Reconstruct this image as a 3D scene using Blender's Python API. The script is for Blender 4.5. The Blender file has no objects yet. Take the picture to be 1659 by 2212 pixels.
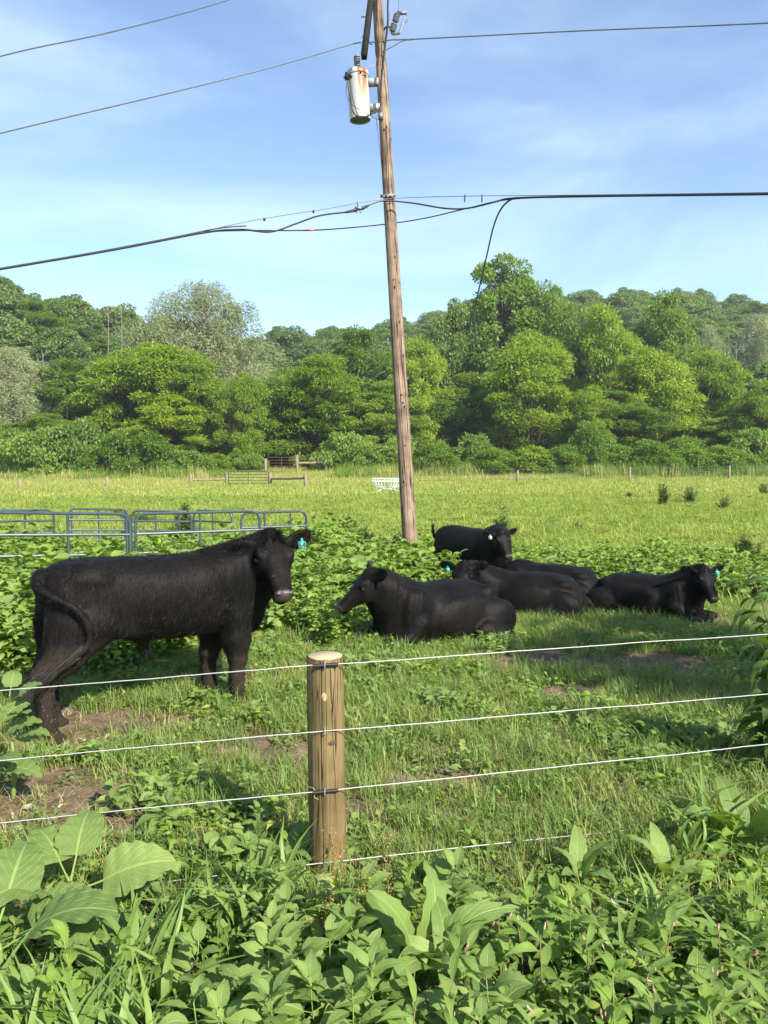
import bpy, math, random
import numpy as np
from mathutils import Matrix, Vector, Euler

S = bpy.context.scene
COL = S.collection
rad = math.radians
RNG = np.random.default_rng(7)
random.seed(7)

# ------------------------------------------------------------------ camera
CAM_H = 1.75
PITCH = 3.65
ROLL = 0.3
FPX = 1662.0                      # focal length, in pixels of a 1659 x 2212 picture
cam_d = bpy.data.cameras.new('camera')
cam = bpy.data.objects.new('camera', cam_d)
COL.objects.link(cam)
cam_d.sensor_fit = 'VERTICAL'
cam_d.sensor_height = 34.6
cam_d.lens = 26.0
cam_d.clip_start = 0.05
cam_d.clip_end = 5000
cam.location = (0, 0, CAM_H)
CR = Matrix.Rotation(rad(90 - PITCH), 4, 'X') @ Matrix.Rotation(rad(-ROLL), 4, 'Z')
cam.rotation_euler = CR.to_euler()
S.camera = cam

# ------------------------------------------------------------------ sky, sun, exposure
SUN_EL, SUN_AZ = 38.0, 40.0       # azimuth: degrees to the right of straight behind the camera
sun_dir = Vector((math.sin(rad(SUN_AZ)) * math.cos(rad(SUN_EL)), -math.cos(rad(SUN_AZ)) * math.cos(rad(SUN_EL)), math.sin(rad(SUN_EL))))
w = bpy.data.worlds.new('World')
S.world = w
w.use_nodes = True
nt = w.node_tree
nt.nodes.clear()
N = nt.nodes.new
out = N('ShaderNodeOutputWorld')
bg = N('ShaderNodeBackground')
bg.inputs['Strength'].default_value = 0.098
sky = N('ShaderNodeTexSky')
sky.sky_type = 'NISHITA'
sky.sun_disc = False
sky.sun_elevation = rad(SUN_EL)
sky.sun_rotation = math.atan2(sun_dir.x, sun_dir.y)
sky.air_density = 1.0
sky.dust_density = 0.25
sky.ozone_density = 1.5
# thin high cloud: the view direction projected on a high flat layer
tc = N('ShaderNodeTexCoord')
sep = N('ShaderNodeSeparateXYZ')
nt.links.new(tc.outputs['Generated'], sep.inputs[0])
zc = N('ShaderNodeMath'); zc.operation = 'MAXIMUM'; zc.inputs[1].default_value = 0.0
nt.links.new(sep.outputs['Z'], zc.inputs[0])
za = N('ShaderNodeMath'); za.operation = 'ADD'; za.inputs[1].default_value = 0.16
nt.links.new(zc.outputs[0], za.inputs[0])
dx = N('ShaderNodeMath'); dx.operation = 'DIVIDE'
dy = N('ShaderNodeMath'); dy.operation = 'DIVIDE'
nt.links.new(sep.outputs['X'], dx.inputs[0]); nt.links.new(za.outputs[0], dx.inputs[1])
nt.links.new(sep.outputs['Y'], dy.inputs[0]); nt.links.new(za.outputs[0], dy.inputs[1])
cmb = N('ShaderNodeCombineXYZ')
nt.links.new(dx.outputs[0], cmb.inputs[0]); nt.links.new(dy.outputs[0], cmb.inputs[1])
mp = N('ShaderNodeMapping')
mp.inputs['Rotation'].default_value = (0, 0, rad(28))
mp.inputs['Scale'].default_value = (0.8, 1.15, 1)
mp.inputs['Location'].default_value = (0.45, 2.35, 0)
nt.links.new(cmb.outputs[0], mp.inputs[0])
nz = N('ShaderNodeTexNoise')
nz.inputs['Scale'].default_value = 0.9; nz.inputs['Detail'].default_value = 8
nz.inputs['Roughness'].default_value = 0.55; nz.inputs['Distortion'].default_value = 0.7
nt.links.new(mp.outputs[0], nz.inputs['Vector'])
cr = N('ShaderNodeMapRange')
cr.interpolation_type = 'SMOOTHSTEP'
cr.inputs['From Min'].default_value = 0.40; cr.inputs['From Max'].default_value = 0.78
cr.inputs['To Min'].default_value = 0.0; cr.inputs['To Max'].default_value = 0.30
nt.links.new(nz.outputs['Fac'], cr.inputs['Value'])
mx = N('ShaderNodeMix'); mx.data_type = 'RGBA'
mx.inputs['B'].default_value = (6.4, 7.0, 7.7, 1)
nt.links.new(cr.outputs[0], mx.inputs['Factor'])
tn = N('ShaderNodeMix'); tn.data_type = 'RGBA'; tn.blend_type = 'MULTIPLY'; tn.inputs['Factor'].default_value = 1.0
tn.inputs['B'].default_value = (0.93, 0.97, 1.0, 1)
nt.links.new(sky.outputs[0], tn.inputs['A'])
nt.links.new(tn.outputs['Result'], mx.inputs['A'])
nt.links.new(mx.outputs['Result'], bg.inputs['Color'])
nt.links.new(bg.outputs[0], out.inputs[0])

sun_d = bpy.data.lights.new('sun', 'SUN')
sun_d.energy = 4.6
sun_d.angle = rad(0.55)
sun_d.color = (1.0, 0.93, 0.82)
sun = bpy.data.objects.new('sun', sun_d)
sun.rotation_euler = (-sun_dir).to_track_quat('-Z', 'Y').to_euler()
COL.objects.link(sun)

S.view_settings.view_transform = 'Standard'
S.view_settings.look = 'None'
S.view_settings.gamma = 1
S.view_settings.use_curve_mapping = False
S.view_settings.exposure = 1.36
S.cycles.use_denoising = True
S.cycles.max_bounces = 10
S.cycles.diffuse_bounces = 5
S.cycles.glossy_bounces = 2
S.cycles.transmission_bounces = 6
S.cycles.transparent_max_bounces = 6
S.cycles.volume_bounces = 0

# ------------------------------------------------------------------ picture <-> ground
def ray(px, py):
    v = Vector(((px - 829.5) / FPX, -(py - 1106.0) / FPX, -1.0))
    return (CR.to_3x3() @ v)
def P(px, py, depth):
    """world point seen at (px, py) whose world y is `depth`."""
    r = ray(px, py)
    return Vector((0, 0, CAM_H)) + r * (depth / r.y)
def sstep(a, b, x):
    t = np.clip((np.asarray(x, float) - a) / (b - a), 0, 1)
    return t * t * (3 - 2 * t)
def _h(ix, iy, s):
    n = (ix.astype(np.int64) * 374761393 + iy.astype(np.int64) * 668265263 + s * 974711) & 0x7fffffff
    n = ((n ^ (n >> 13)) * 1274126177) & 0x7fffffff
    return ((n ^ (n >> 16)) & 0xffff) / 65535.0
def vnoise(x, y, s=0):
    x = np.asarray(x, float); y = np.asarray(y, float)
    ix = np.floor(x); iy = np.floor(y); fx = x - ix; fy = y - iy
    fx = fx * fx * (3 - 2 * fx); fy = fy * fy * (3 - 2 * fy)
    a = _h(ix, iy, s); b = _h(ix + 1, iy, s); c = _h(ix, iy + 1, s); d = _h(ix + 1, iy + 1, s)
    return (a * (1 - fx) + b * fx) * (1 - fy) + (c * (1 - fx) + d * fx) * fy
def fbm(x, y, s=0, o=4):
    r = 0; a = 0.5; t = 0
    for i in range(o):
        r = r + a * vnoise(np.asarray(x) * 2 ** i, np.asarray(y) * 2 ** i, s + i); t += a; a *= 0.55
    return r / t
def gz(x, y):
    x = np.asarray(x, float); y = np.asarray(y, float)
    dip = -0.26 * sstep(7.6, 11.5, y) * (1 - sstep(19, 34, y)) * sstep(-9, -4, x)
    bump = (fbm(x * 0.9, y * 0.9, 3, 3) - 0.5) * 0.07 * sstep(1.5, 4, y) * (1 - sstep(30, 60, y))
    rise = 1.2 * sstep(62, 88, y)
    return dip + bump + rise
def G(px, py):
    """ground point seen at (px, py)."""
    r = ray(px, py)
    t = np.geomspace(1, 400, 1500); f = CAM_H + r.z * t - gz(r.x * t, r.y * t)
    k = int(np.argmax(f < 0)) if (f < 0).any() else len(t) - 1
    a, b = t[max(0, k - 1)], t[k]
    for _ in range(30):
        m = (a + b) / 2
        if CAM_H + r.z * m - float(gz(r.x * m, r.y * m)) < 0: b = m
        else: a = m
    return Vector((r.x * a, r.y * a, float(gz(r.x * a, r.y * a))))

# ------------------------------------------------------------------ mesh and object helpers
def tag(o, label=None, category=None, group=None, kind=None):
    for k, v in (('label', label), ('category', category), ('group', group), ('kind', kind)):
        if v: o[k] = v
    return o
def link(o, parent=None):
    COL.objects.link(o)
    if parent is not None: o.parent = parent
    return o
def empty(name, loc=(0, 0, 0), rz=0.0):
    o = bpy.data.objects.new(name, None)
    o.empty_display_size = 0.1
    o.location = loc; o.rotation_euler = (0, 0, rz)
    return link(o)
def mesh_np(name, V, F, mat=None, smooth=False, uv=None, tint=None, attrs=None):
    """V (n,3); F list of (m,k) int arrays."""
    me = bpy.data.meshes.new(name)
    V = np.asarray(V, np.float32)
    if not isinstance(F, list): F = [F]
    F = [np.asarray(f, np.int32) for f in F if len(f)]
    me.vertices.add(len(V)); me.vertices.foreach_set('co', V.ravel())
    nl = sum(f.size for f in F); npoly = sum(len(f) for f in F)
    me.loops.add(nl); me.polygons.add(npoly)
    li = np.concatenate([f.ravel() for f in F])
    ls = []; off = 0
    for f in F:
        k = f.shape[1]; ls.append(off + np.arange(len(f), dtype=np.int32) * k); off += f.size
    me.loops.foreach_set('vertex_index', li)
    me.polygons.foreach_set('loop_start', np.concatenate(ls))
    if smooth: me.polygons.foreach_set('use_smooth', np.ones(npoly, bool))
    if uv is not None:
        l = me.uv_layers.new(name='UVMap')
        l.data.foreach_set('uv', np.asarray(uv, np.float32)[li].ravel())
    if tint is not None:
        a = me.attributes.new('tint', 'FLOAT', 'POINT'); a.data.foreach_set('value', np.asarray(tint, np.float32))
    for k, v in (attrs or {}).items():
        a = me.attributes.new(k, 'FLOAT', 'POINT'); a.data.foreach_set('value', np.asarray(v, np.float32))
    me.update(calc_edges=True)
    me.validate()
    if mat: me.materials.append(mat)
    return me
def obj(name, me, parent=None, loc=None, rot=None, scale=None):
    o = bpy.data.objects.new(name, me)
    if loc is not None: o.location = loc
    if rot is not None: o.rotation_euler = rot
    if scale is not None: o.scale = scale if hasattr(scale, '__len__') else (scale,) * 3
    return link(o, parent)
def tube_arrays(pts, radii, n=8, cap=True, base=0, cracks=None):
    pts = np.asarray(pts, float); m = len(pts)
    radii = np.broadcast_to(np.asarray(radii, float), (m,))
    T = np.gradient(pts, axis=0); T /= np.linalg.norm(T, axis=1)[:, None] + 1e-9
    up = np.array([0, 0, 1.0]) if abs(T[0, 2]) < 0.9 else np.array([1.0, 0, 0])
    V = []
    u = np.cross(up, T[0]); u /= np.linalg.norm(u)
    for i in range(m):
        u = u - T[i] * u.dot(T[i]); u /= np.linalg.norm(u) + 1e-9
        v = np.cross(T[i], u)
        a = np.arange(n) * 2 * np.pi / n
        V.append(pts[i] + radii[i] * (np.cos(a)[:, None] * u + np.sin(a)[:, None] * v))
    V = np.concatenate(V)
    i = np.arange(m - 1)[:, None] * n; j = np.arange(n)[None]
    F = np.stack([i + j, i + (j + 1) % n, i + n + (j + 1) % n, i + n + j], -1).reshape(-1, 4)
    Fs = [F + base]
    if cap:
        Fs.append(np.array([list(range(n))[::-1], [(m - 1) * n + k for k in range(n)]]) + base)
    return V, Fs
class MB:
    """collects shapes into one mesh."""
    def __init__(s): s.V = []; s.F = {}; s.n = 0
    def add(s, V, Fs):
        V = np.asarray(V, float)
        for f in (Fs if isinstance(Fs, list) else [Fs]):
            f = np.asarray(f)
            if len(f): s.F.setdefault(f.shape[1], []).append(f + s.n)
        s.V.append(V); s.n += len(V); return s
    def tube(s, pts, r, n=8, cap=True):
        V, F = tube_arrays(pts, r, n, cap); return s.add(V, F)
    def box(s, c, size, R=None):
        h = np.array(size) / 2
        V = np.array([[x, y, z] for x in (-1, 1) for y in (-1, 1) for z in (-1, 1)]) * h
        if R is not None: V = V @ np.array(R).T
        return s.add(V + np.array(c), np.array([[0, 1, 3, 2], [4, 6, 7, 5], [0, 4, 5, 1], [2, 3, 7, 6], [0, 2, 6, 4], [1, 5, 7, 3]]))
    def lathe(s, prof, n=20, M=None):
        prof = np.asarray(prof, float); m = len(prof)
        a = np.arange(n) * 2 * np.pi / n
        V = np.stack([prof[:, 0][:, None] * np.cos(a), prof[:, 0][:, None] * np.sin(a), np.repeat(prof[:, 1][:, None], n, 1)], -1).reshape(-1, 3)
        if M is not None:
            M = np.array(M); V = V @ M[:3, :3].T + M[:3, 3]
        i = np.arange(m - 1)[:, None] * n; j = np.arange(n)[None]
        F = np.stack([i + j, i + (j + 1) % n, i + n + (j + 1) % n, i + n + j], -1).reshape(-1, 4)
        return s.add(V, [F, np.array([list(range(n))[::-1], [(m - 1) * n + k for k in range(n)]])])
    def mesh(s, name, mat, smooth=True):
        return mesh_np(name, np.concatenate(s.V), [np.concatenate(f) for f in s.F.values()], mat, smooth)
    def build(s, name, mat, parent=None, smooth=True, loc=None):
        o = obj(name, s.mesh(name, mat, smooth), parent, loc)
        if smooth:
            try: o.data.set_sharp_from_angle(angle=rad(40))
            except Exception: pass
        return o
def bez(pts, n=40):
    """Catmull-Rom through points."""
    p = np.asarray([tuple(q) for q in pts], float)
    p = np.vstack([2 * p[0] - p[1], p, 2 * p[-1] - p[-2]])
    o = []
    k = len(p) - 3
    for i in range(k):
        t = np.linspace(0, 1, max(2, n // k), endpoint=(i == k - 1))[:, None]
        a, b, c, d = p[i:i + 4]
        o.append(0.5 * ((2 * b) + (-a + c) * t + (2 * a - 5 * b + 4 * c - d) * t ** 2 + (-a + 3 * b - 3 * c + d) * t ** 3))
    return np.concatenate(o)

# ------------------------------------------------------------------ materials
def mat_new(name):
    m = bpy.data.materials.new(name); m.use_nodes = True
    t = m.node_tree; t.nodes.clear()
    o = t.nodes.new('ShaderNodeOutputMaterial')
    return m, t, t.nodes.new, t.links.new, o
def ramp(N, stops, interp='LINEAR'):
    r = N('ShaderNodeValToRGB'); r.color_ramp.interpolation = interp
    e = r.color_ramp.elements
    while len(e) < len(stops): e.new(0.5)
    for x, (p, c) in zip(e, stops):
        x.position = p; x.color = (*c, 1) if len(c) == 3 else c
    return r
def leaf_mat(name, dark, light, yellow=None, veins=0.0, transl=0.35, rough=0.5, spec=0.35, tcol=None, nscale=3.0, holes=False):
    """foliage: colour varies leaf by leaf (tint) and over the object; part of the light passes through."""
    m, t, N, L, o = mat_new(name)
    a = N('ShaderNodeAttribute'); a.attribute_name = 'tint'
    oi = N('ShaderNodeObjectInfo')
    g = N('ShaderNodeNewGeometry')
    nz = N('ShaderNodeTexNoise'); nz.inputs['Scale'].default_value = nscale; nz.inputs['Detail'].default_value = 3
    L(g.outputs['Position'], nz.inputs['Vector'])
    ad = N('ShaderNodeMath'); ad.operation = 'MULTIPLY_ADD'; ad.inputs[1].default_value = 0.45; ad.inputs[2].default_value = -0.08
    L(a.outputs['Fac'], ad.inputs[0])
    a2 = N('ShaderNodeMath'); a2.operation = 'MULTIPLY_ADD'; a2.inputs[1].default_value = 0.5
    L(oi.outputs['Random'], a2.inputs[0]); L(ad.outputs[0], a2.inputs[2])
    a3 = N('ShaderNodeMath'); a3.operation = 'MULTIPLY_ADD'; a3.inputs[1].default_value = 0.5
    L(nz.outputs['Fac'], a3.inputs[0]); L(a2.outputs[0], a3.inputs[2])
    st = [(0.15, dark), (0.85, light)]
    if yellow: st.append((1.1 if False else 1.0, yellow))
    r = ramp(N, st); L(a3.outputs[0], r.inputs[0])
    col = r.outputs[0]
    bump = None
    if veins:
        uv = N('ShaderNodeUVMap'); uv.uv_map = 'UVMap'
        s = N('ShaderNodeSeparateXYZ'); L(uv.outputs[0], s.inputs[0])
        ab = N('ShaderNodeMath'); ab.operation = 'ABSOLUTE'; L(s.outputs['X'], ab.inputs[0])
        # side veins: run outwards and forwards from the midrib
        sk = N('ShaderNodeMath'); sk.operation = 'MULTIPLY_ADD'; sk.inputs[1].default_value = -0.45; L(ab.outputs[0], sk.inputs[0]); L(s.outputs['Y'], sk.inputs[2])
        ml = N('ShaderNodeMath'); ml.operation = 'MULTIPLY'; ml.inputs[1].default_value = 7.0; L(sk.outputs[0], ml.inputs[0])
        fr = N('ShaderNodeMath'); fr.operation = 'FRACT'; L(ml.outputs[0], fr.inputs[0])
        ce = N('ShaderNodeMath'); ce.operation = 'SUBTRACT'; ce.inputs[1].default_value = 0.5; L(fr.outputs[0], ce.inputs[0])
        ca = N('ShaderNodeMath'); ca.operation = 'ABSOLUTE'; L(ce.outputs[0], ca.inputs[0])
        v1 = N('ShaderNodeMapRange'); v1.inputs['From Min'].default_value = 0.0; v1.inputs['From Max'].default_value = 0.10
        v1.inputs['To Min'].default_value = 1.0; v1.inputs['To Max'].default_value = 0.0; L(ca.outputs[0], v1.inputs['Value'])
        v2 = N('ShaderNodeMapRange'); v2.inputs['From Min'].default_value = 0.02; v2.inputs['From Max'].default_value = 0.09
        v2.inputs['To Min'].default_value = 1.0; v2.inputs['To Max'].default_value = 0.0; L(ab.outputs[0], v2.inputs['Value'])
        vm = N('ShaderNodeMath'); vm.operation = 'MAXIMUM'; L(v1.outputs[0], vm.inputs[0]); L(v2.outputs[0], vm.inputs[1])
        vs = N('ShaderNodeMath'); vs.operation = 'MULTIPLY'; vs.inputs[1].default_value = veins; L(vm.outputs[0], vs.inputs[0])
        mx = N('ShaderNodeMix'); mx.data_type = 'RGBA'; L(vs.outputs[0], mx.inputs['Factor']); L(col, mx.inputs['A'])
        mx.inputs['B'].default_value = (light[0] * 1.8 + .02, light[1] * 1.6 + .02, light[2] * 1.6 + .01, 1)
        col = mx.outputs['Result']
        # puckered surface between the veins
        n2 = N('ShaderNodeTexNoise'); n2.inputs['Scale'].default_value = 16; n2.inputs['Detail'].default_value = 2; L(uv.outputs[0], n2.inputs['Vector'])
        h = N('ShaderNodeMath'); h.operation = 'MULTIPLY_ADD'; h.inputs[1].default_value = -0.8; L(vm.outputs[0], h.inputs[0]); L(n2.outputs['Fac'], h.inputs[2])
        b = N('ShaderNodeBump'); b.inputs['Strength'].default_value = 0.5; b.inputs['Distance'].default_value = 0.006; L(h.outputs[0], b.inputs['Height'])
        bump = b.outputs[0]
    p = N('ShaderNodeBsdfPrincipled')
    L(col, p.inputs['Base Color']); p.inputs['Roughness'].default_value = rough; p.inputs['Specular IOR Level'].default_value = spec
    tr = N('ShaderNodeBsdfTranslucent')
    tm = N('ShaderNodeMix'); tm.data_type = 'RGBA'; tm.blend_type = 'MULTIPLY'; tm.inputs['Factor'].default_value = 1.0
    L(col, tm.inputs['A']); tm.inputs['B'].default_value = (*(tcol or (1.5, 1.5, 0.55)), 1)
    L(tm.outputs['Result'], tr.inputs['Color'])
    if bump: L(bump, p.inputs['Normal'])
    ms = N('ShaderNodeMixShader'); ms.inputs[0].default_value = transl
    L(p.outputs[0], ms.inputs[1]); L(tr.outputs[0], ms.inputs[2])
    sh = ms.outputs[0]
    if holes:   # eaten by insects: small see-through holes
        uvh = N('ShaderNodeUVMap'); uvh.uv_map = 'UVMap'
        ah = N('ShaderNodeVectorMath'); ah.operation = 'ADD'; L(uvh.outputs[0], ah.inputs[0])
        mr = N('ShaderNodeVectorMath'); mr.operation = 'SCALE'; mr.inputs['Scale'].default_value = 37.0
        cx = N('ShaderNodeCombineXYZ'); L(oi.outputs['Random'], cx.inputs[0]); L(oi.outputs['Random'], cx.inputs[1]); L(cx.outputs[0], mr.inputs[0]); L(mr.outputs[0], ah.inputs[1])
        vo = N('ShaderNodeTexVoronoi'); vo.inputs['Scale'].default_value = 7; L(ah.outputs[0], vo.inputs['Vector'])
        cv = N('ShaderNodeSeparateColor'); L(vo.outputs['Color'], cv.inputs[0])
        c1 = N('ShaderNodeMath'); c1.operation = 'MULTIPLY'; c1.inputs[1].default_value = 0.30; L(cv.outputs[0], c1.inputs[0])
        c2 = N('ShaderNodeMath'); c2.operation = 'SUBTRACT'; c2.inputs[1].default_value = 0.13; L(c1.outputs[0], c2.inputs[0])
        lt = N('ShaderNodeMath'); lt.operation = 'LESS_THAN'; L(vo.outputs['Distance'], lt.inputs[0]); L(c2.outputs[0], lt.inputs[1])
        tp = N('ShaderNodeBsdfTransparent'); mh = N('ShaderNodeMixShader'); L(lt.outputs[0], mh.inputs[0]); L(sh, mh.inputs[1]); L(tp.outputs[0], mh.inputs[2]); sh = mh.outputs[0]
    L(sh, o.inputs[0])
    return m
def simple_mat(name, col, rough=0.6, metal=0.0, var=0.25, scale=20.0, bump=0.0, spec=0.4, stretch=None):
    m, t, N, L, o = mat_new(name)
    tc = N('ShaderNodeTexCoord'); v = tc.outputs['Object']
    if stretch:
        mp = N('ShaderNodeMapping'); mp.inputs['Scale'].default_value = stretch; L(v, mp.inputs[0]); v = mp.outputs[0]
    nz = N('ShaderNodeTexNoise'); nz.inputs['Scale'].default_value = scale; nz.inputs['Detail'].default_value = 5; L(v, nz.inputs['Vector'])
    r = ramp(N, [(0.25, [c * (1 - var) for c in col]), (0.75, [min(1, c * (1 + var)) for c in col])]); L(nz.outputs['Fac'], r.inputs[0])
    p = N('ShaderNodeBsdfPrincipled'); L(r.outputs[0], p.inputs['Base Color'])
    p.inputs['Roughness'].default_value = rough; p.inputs['Metallic'].default_value = metal; p.inputs['Specular IOR Level'].default_value = spec
    if bump:
        b = N('ShaderNodeBump'); b.inputs['Strength'].default_value = 0.6; b.inputs['Distance'].default_value = bump; L(nz.outputs['Fac'], b.inputs['Height']); L(b.outputs[0], p.inputs['Normal'])
    L(p.outputs[0], o.inputs[0])
    return m
def wood_mat(name, dark, light, zs=1.2, xs=40, crack=True, knots=0.0, green=None, cw=1.0):
    """weathered round timber: streaks and drying checks along local z."""
    m, t, N, L, o = mat_new(name)
    tc = N('ShaderNodeTexCoord')
    mp = N('ShaderNodeMapping'); mp.inputs['Scale'].default_value = (xs, xs, zs); L(tc.outputs['Object'], mp.inputs[0])
    n1 = N('ShaderNodeTexNoise'); n1.inputs['Scale'].default_value = 1.0; n1.inputs['Detail'].default_value = 6; n1.inputs['Roughness'].default_value = 0.65; L(mp.outputs[0], n1.inputs['Vector'])
    n2 = N('ShaderNodeTexNoise'); n2.inputs['Scale'].default_value = 4.0; n2.inputs['Detail'].default_value = 3; L(tc.outputs['Object'], n2.inputs['Vector'])
    ad = N('ShaderNodeMath'); ad.operation = 'MULTIPLY_ADD'; ad.inputs[1].default_value = 0.55; L(n2.outputs['Fac'], ad.inputs[0])
    h = N('ShaderNodeMath'); h.operation = 'MULTIPLY'; h.inputs[1].default_value = 0.5; L(n1.outputs['Fac'], h.inputs[0]); L(h.outputs[0], ad.inputs[2])
    r = ramp(N, [(0.33, dark), (0.5, [(a + b) / 2 for a, b in zip(dark, light)]), (0.68, light)]); L(ad.outputs[0], r.inputs[0])
    col = r.outputs[0]; hh = n1.outputs['Fac']
    if green:
        n4 = N('ShaderNodeTexNoise'); n4.inputs['Scale'].default_value = 7; n4.inputs['Detail'].default_value = 4; L(tc.outputs['Object'], n4.inputs['Vector'])
        g = N('ShaderNodeMapRange'); g.inputs['From Min'].default_value = .48; g.inputs['From Max'].default_value = .66; g.inputs['To Max'].default_value = .55; L(n4.outputs['Fac'], g.inputs['Value'])
        mg = N('ShaderNodeMix'); mg.data_type = 'RGBA'; L(g.outputs[0], mg.inputs['Factor']); L(col, mg.inputs['A']); mg.inputs['B'].default_value = (*green, 1); col = mg.outputs['Result']
    if crack:
        m2 = N('ShaderNodeMapping'); m2.inputs['Scale'].default_value = (xs * .55, xs * .55, zs * .45); L(tc.outputs['Object'], m2.inputs[0])
        n3 = N('ShaderNodeTexNoise'); n3.inputs['Scale'].default_value = 1.0; n3.inputs['Detail'].default_value = 2; L(m2.outputs[0], n3.inputs['Vector'])
        s = N('ShaderNodeMath'); s.operation = 'SUBTRACT'; s.inputs[1].default_value = 0.5; L(n3.outputs['Fac'], s.inputs[0])
        a = N('ShaderNodeMath'); a.operation = 'ABSOLUTE'; L(s.outputs[0], a.inputs[0])
        k = N('ShaderNodeMapRange'); k.inputs['From Min'].default_value = 0.004 * cw; k.inputs['From Max'].default_value = 0.016 * cw; L(a.outputs[0], k.inputs['Value'])
        mx = N('ShaderNodeMix'); mx.data_type = 'RGBA'; L(k.outputs[0], mx.inputs['Factor']); mx.inputs['A'].default_value = (dark[0] * .3, dark[1] * .27, dark[2] * .25, 1); L(col, mx.inputs['B']); col = mx.outputs['Result']
        hm = N('ShaderNodeMath'); hm.operation = 'MULTIPLY_ADD'; hm.inputs[1].default_value = 0.8; L(k.outputs[0], hm.inputs[0]); L(n1.outputs['Fac'], hm.inputs[2]); hh = hm.outputs[0]
    p = N('ShaderNodeBsdfPrincipled'); L(col, p.inputs['Base Color']); p.inputs['Roughness'].default_value = 0.8; p.inputs['Specular IOR Level'].default_value = 0.2
    b = N('ShaderNodeBump'); b.inputs['Strength'].default_value = 0.8; b.inputs['Distance'].default_value = 0.006; L(hh, b.inputs['Height']); L(b.outputs[0], p.inputs['Normal'])
    L(p.outputs[0], o.inputs[0])
    return m

def ground_mat():
    m, t, N, L, o = mat_new('ground')
    g = N('ShaderNodeNewGeometry'); pos = g.outputs['Position']
    a = N('ShaderNodeAttribute'); a.attribute_name = 'grassy'
    n1 = N('ShaderNodeTexNoise'); n1.inputs['Scale'].default_value = 9; n1.inputs['Detail'].default_value = 8; n1.inputs['Roughness'].default_value = .7; L(pos, n1.inputs['Vector'])
    soil = ramp(N, [(0.3, (.058, .040, .023)), (0.5, (.145, .104, .064)), (0.72, (.24, .185, .125))]); L(n1.outputs['Fac'], soil.inputs[0])
    vo = N('ShaderNodeTexVoronoi'); vo.inputs['Scale'].default_value = 55; L(pos, vo.inputs['Vector'])
    sp = N('ShaderNodeSeparateColor'); L(vo.outputs['Color'], sp.inputs[0])
    c1 = N('ShaderNodeMath'); c1.operation = 'GREATER_THAN'; c1.inputs[1].default_value = .86; L(sp.outputs[0], c1.inputs[0])
    c2 = N('ShaderNodeMath'); c2.operation = 'LESS_THAN'; c2.inputs[1].default_value = .33; L(vo.outputs['Distance'], c2.inputs[0])
    c3 = N('ShaderNodeMath'); c3.operation = 'MULTIPLY'; L(c1.outputs[0], c3.inputs[0]); L(c2.outputs[0], c3.inputs[1])
    mg = N('ShaderNodeMix'); mg.data_type = 'RGBA'; L(c3.outputs[0], mg.inputs['Factor']); L(soil.outputs[0], mg.inputs['A']); mg.inputs['B'].default_value = (.27, .24, .20, 1)
    n2 = N('ShaderNodeTexNoise'); n2.inputs['Scale'].default_value = .55; n2.inputs['Detail'].default_value = 9; n2.inputs['Roughness'].default_value = .72; L(pos, n2.inputs['Vector'])
    gr = ramp(N, [(0.3, (.12, .18, .03)), (0.5, (.20, .26, .045)), (0.66, (.29, .30, .07))]); L(n2.outputs['Fac'], gr.inputs[0])
    n3 = N('ShaderNodeTexNoise'); n3.inputs['Scale'].default_value = 14; n3.inputs['Detail'].default_value = 4; L(pos, n3.inputs['Vector'])
    ad = N('ShaderNodeMath'); ad.operation = 'MULTIPLY_ADD'; ad.inputs[1].default_value = .5; L(n3.outputs['Fac'], ad.inputs[0])
    sb = N('ShaderNodeMath'); sb.operation = 'SUBTRACT'; sb.inputs[1].default_value = .25; L(a.outputs['Fac'], sb.inputs[0]); L(sb.outputs[0], ad.inputs[2])
    mr = N('ShaderNodeMapRange'); mr.inputs['From Min'].default_value = .25; mr.inputs['From Max'].default_value = .75; L(ad.outputs[0], mr.inputs['Value'])
    mx = N('ShaderNodeMix'); mx.data_type = 'RGBA'; L(mr.outputs[0], mx.inputs['Factor']); L(mg.outputs['Result'], mx.inputs['A']); L(gr.outputs[0], mx.inputs['B'])
    p = N('ShaderNodeBsdfPrincipled'); L(mx.outputs['Result'], p.inputs['Base Color']); p.inputs['Roughness'].default_value = .95; p.inputs['Specular IOR Level'].default_value = .1
    b = N('ShaderNodeBump'); b.inputs['Strength'].default_value = 1; b.inputs['Distance'].default_value = .035; L(n1.outputs['Fac'], b.inputs['Height']); L(b.outputs[0], p.inputs['Normal'])
    L(p.outputs[0], o.inputs[0])
    return m
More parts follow.
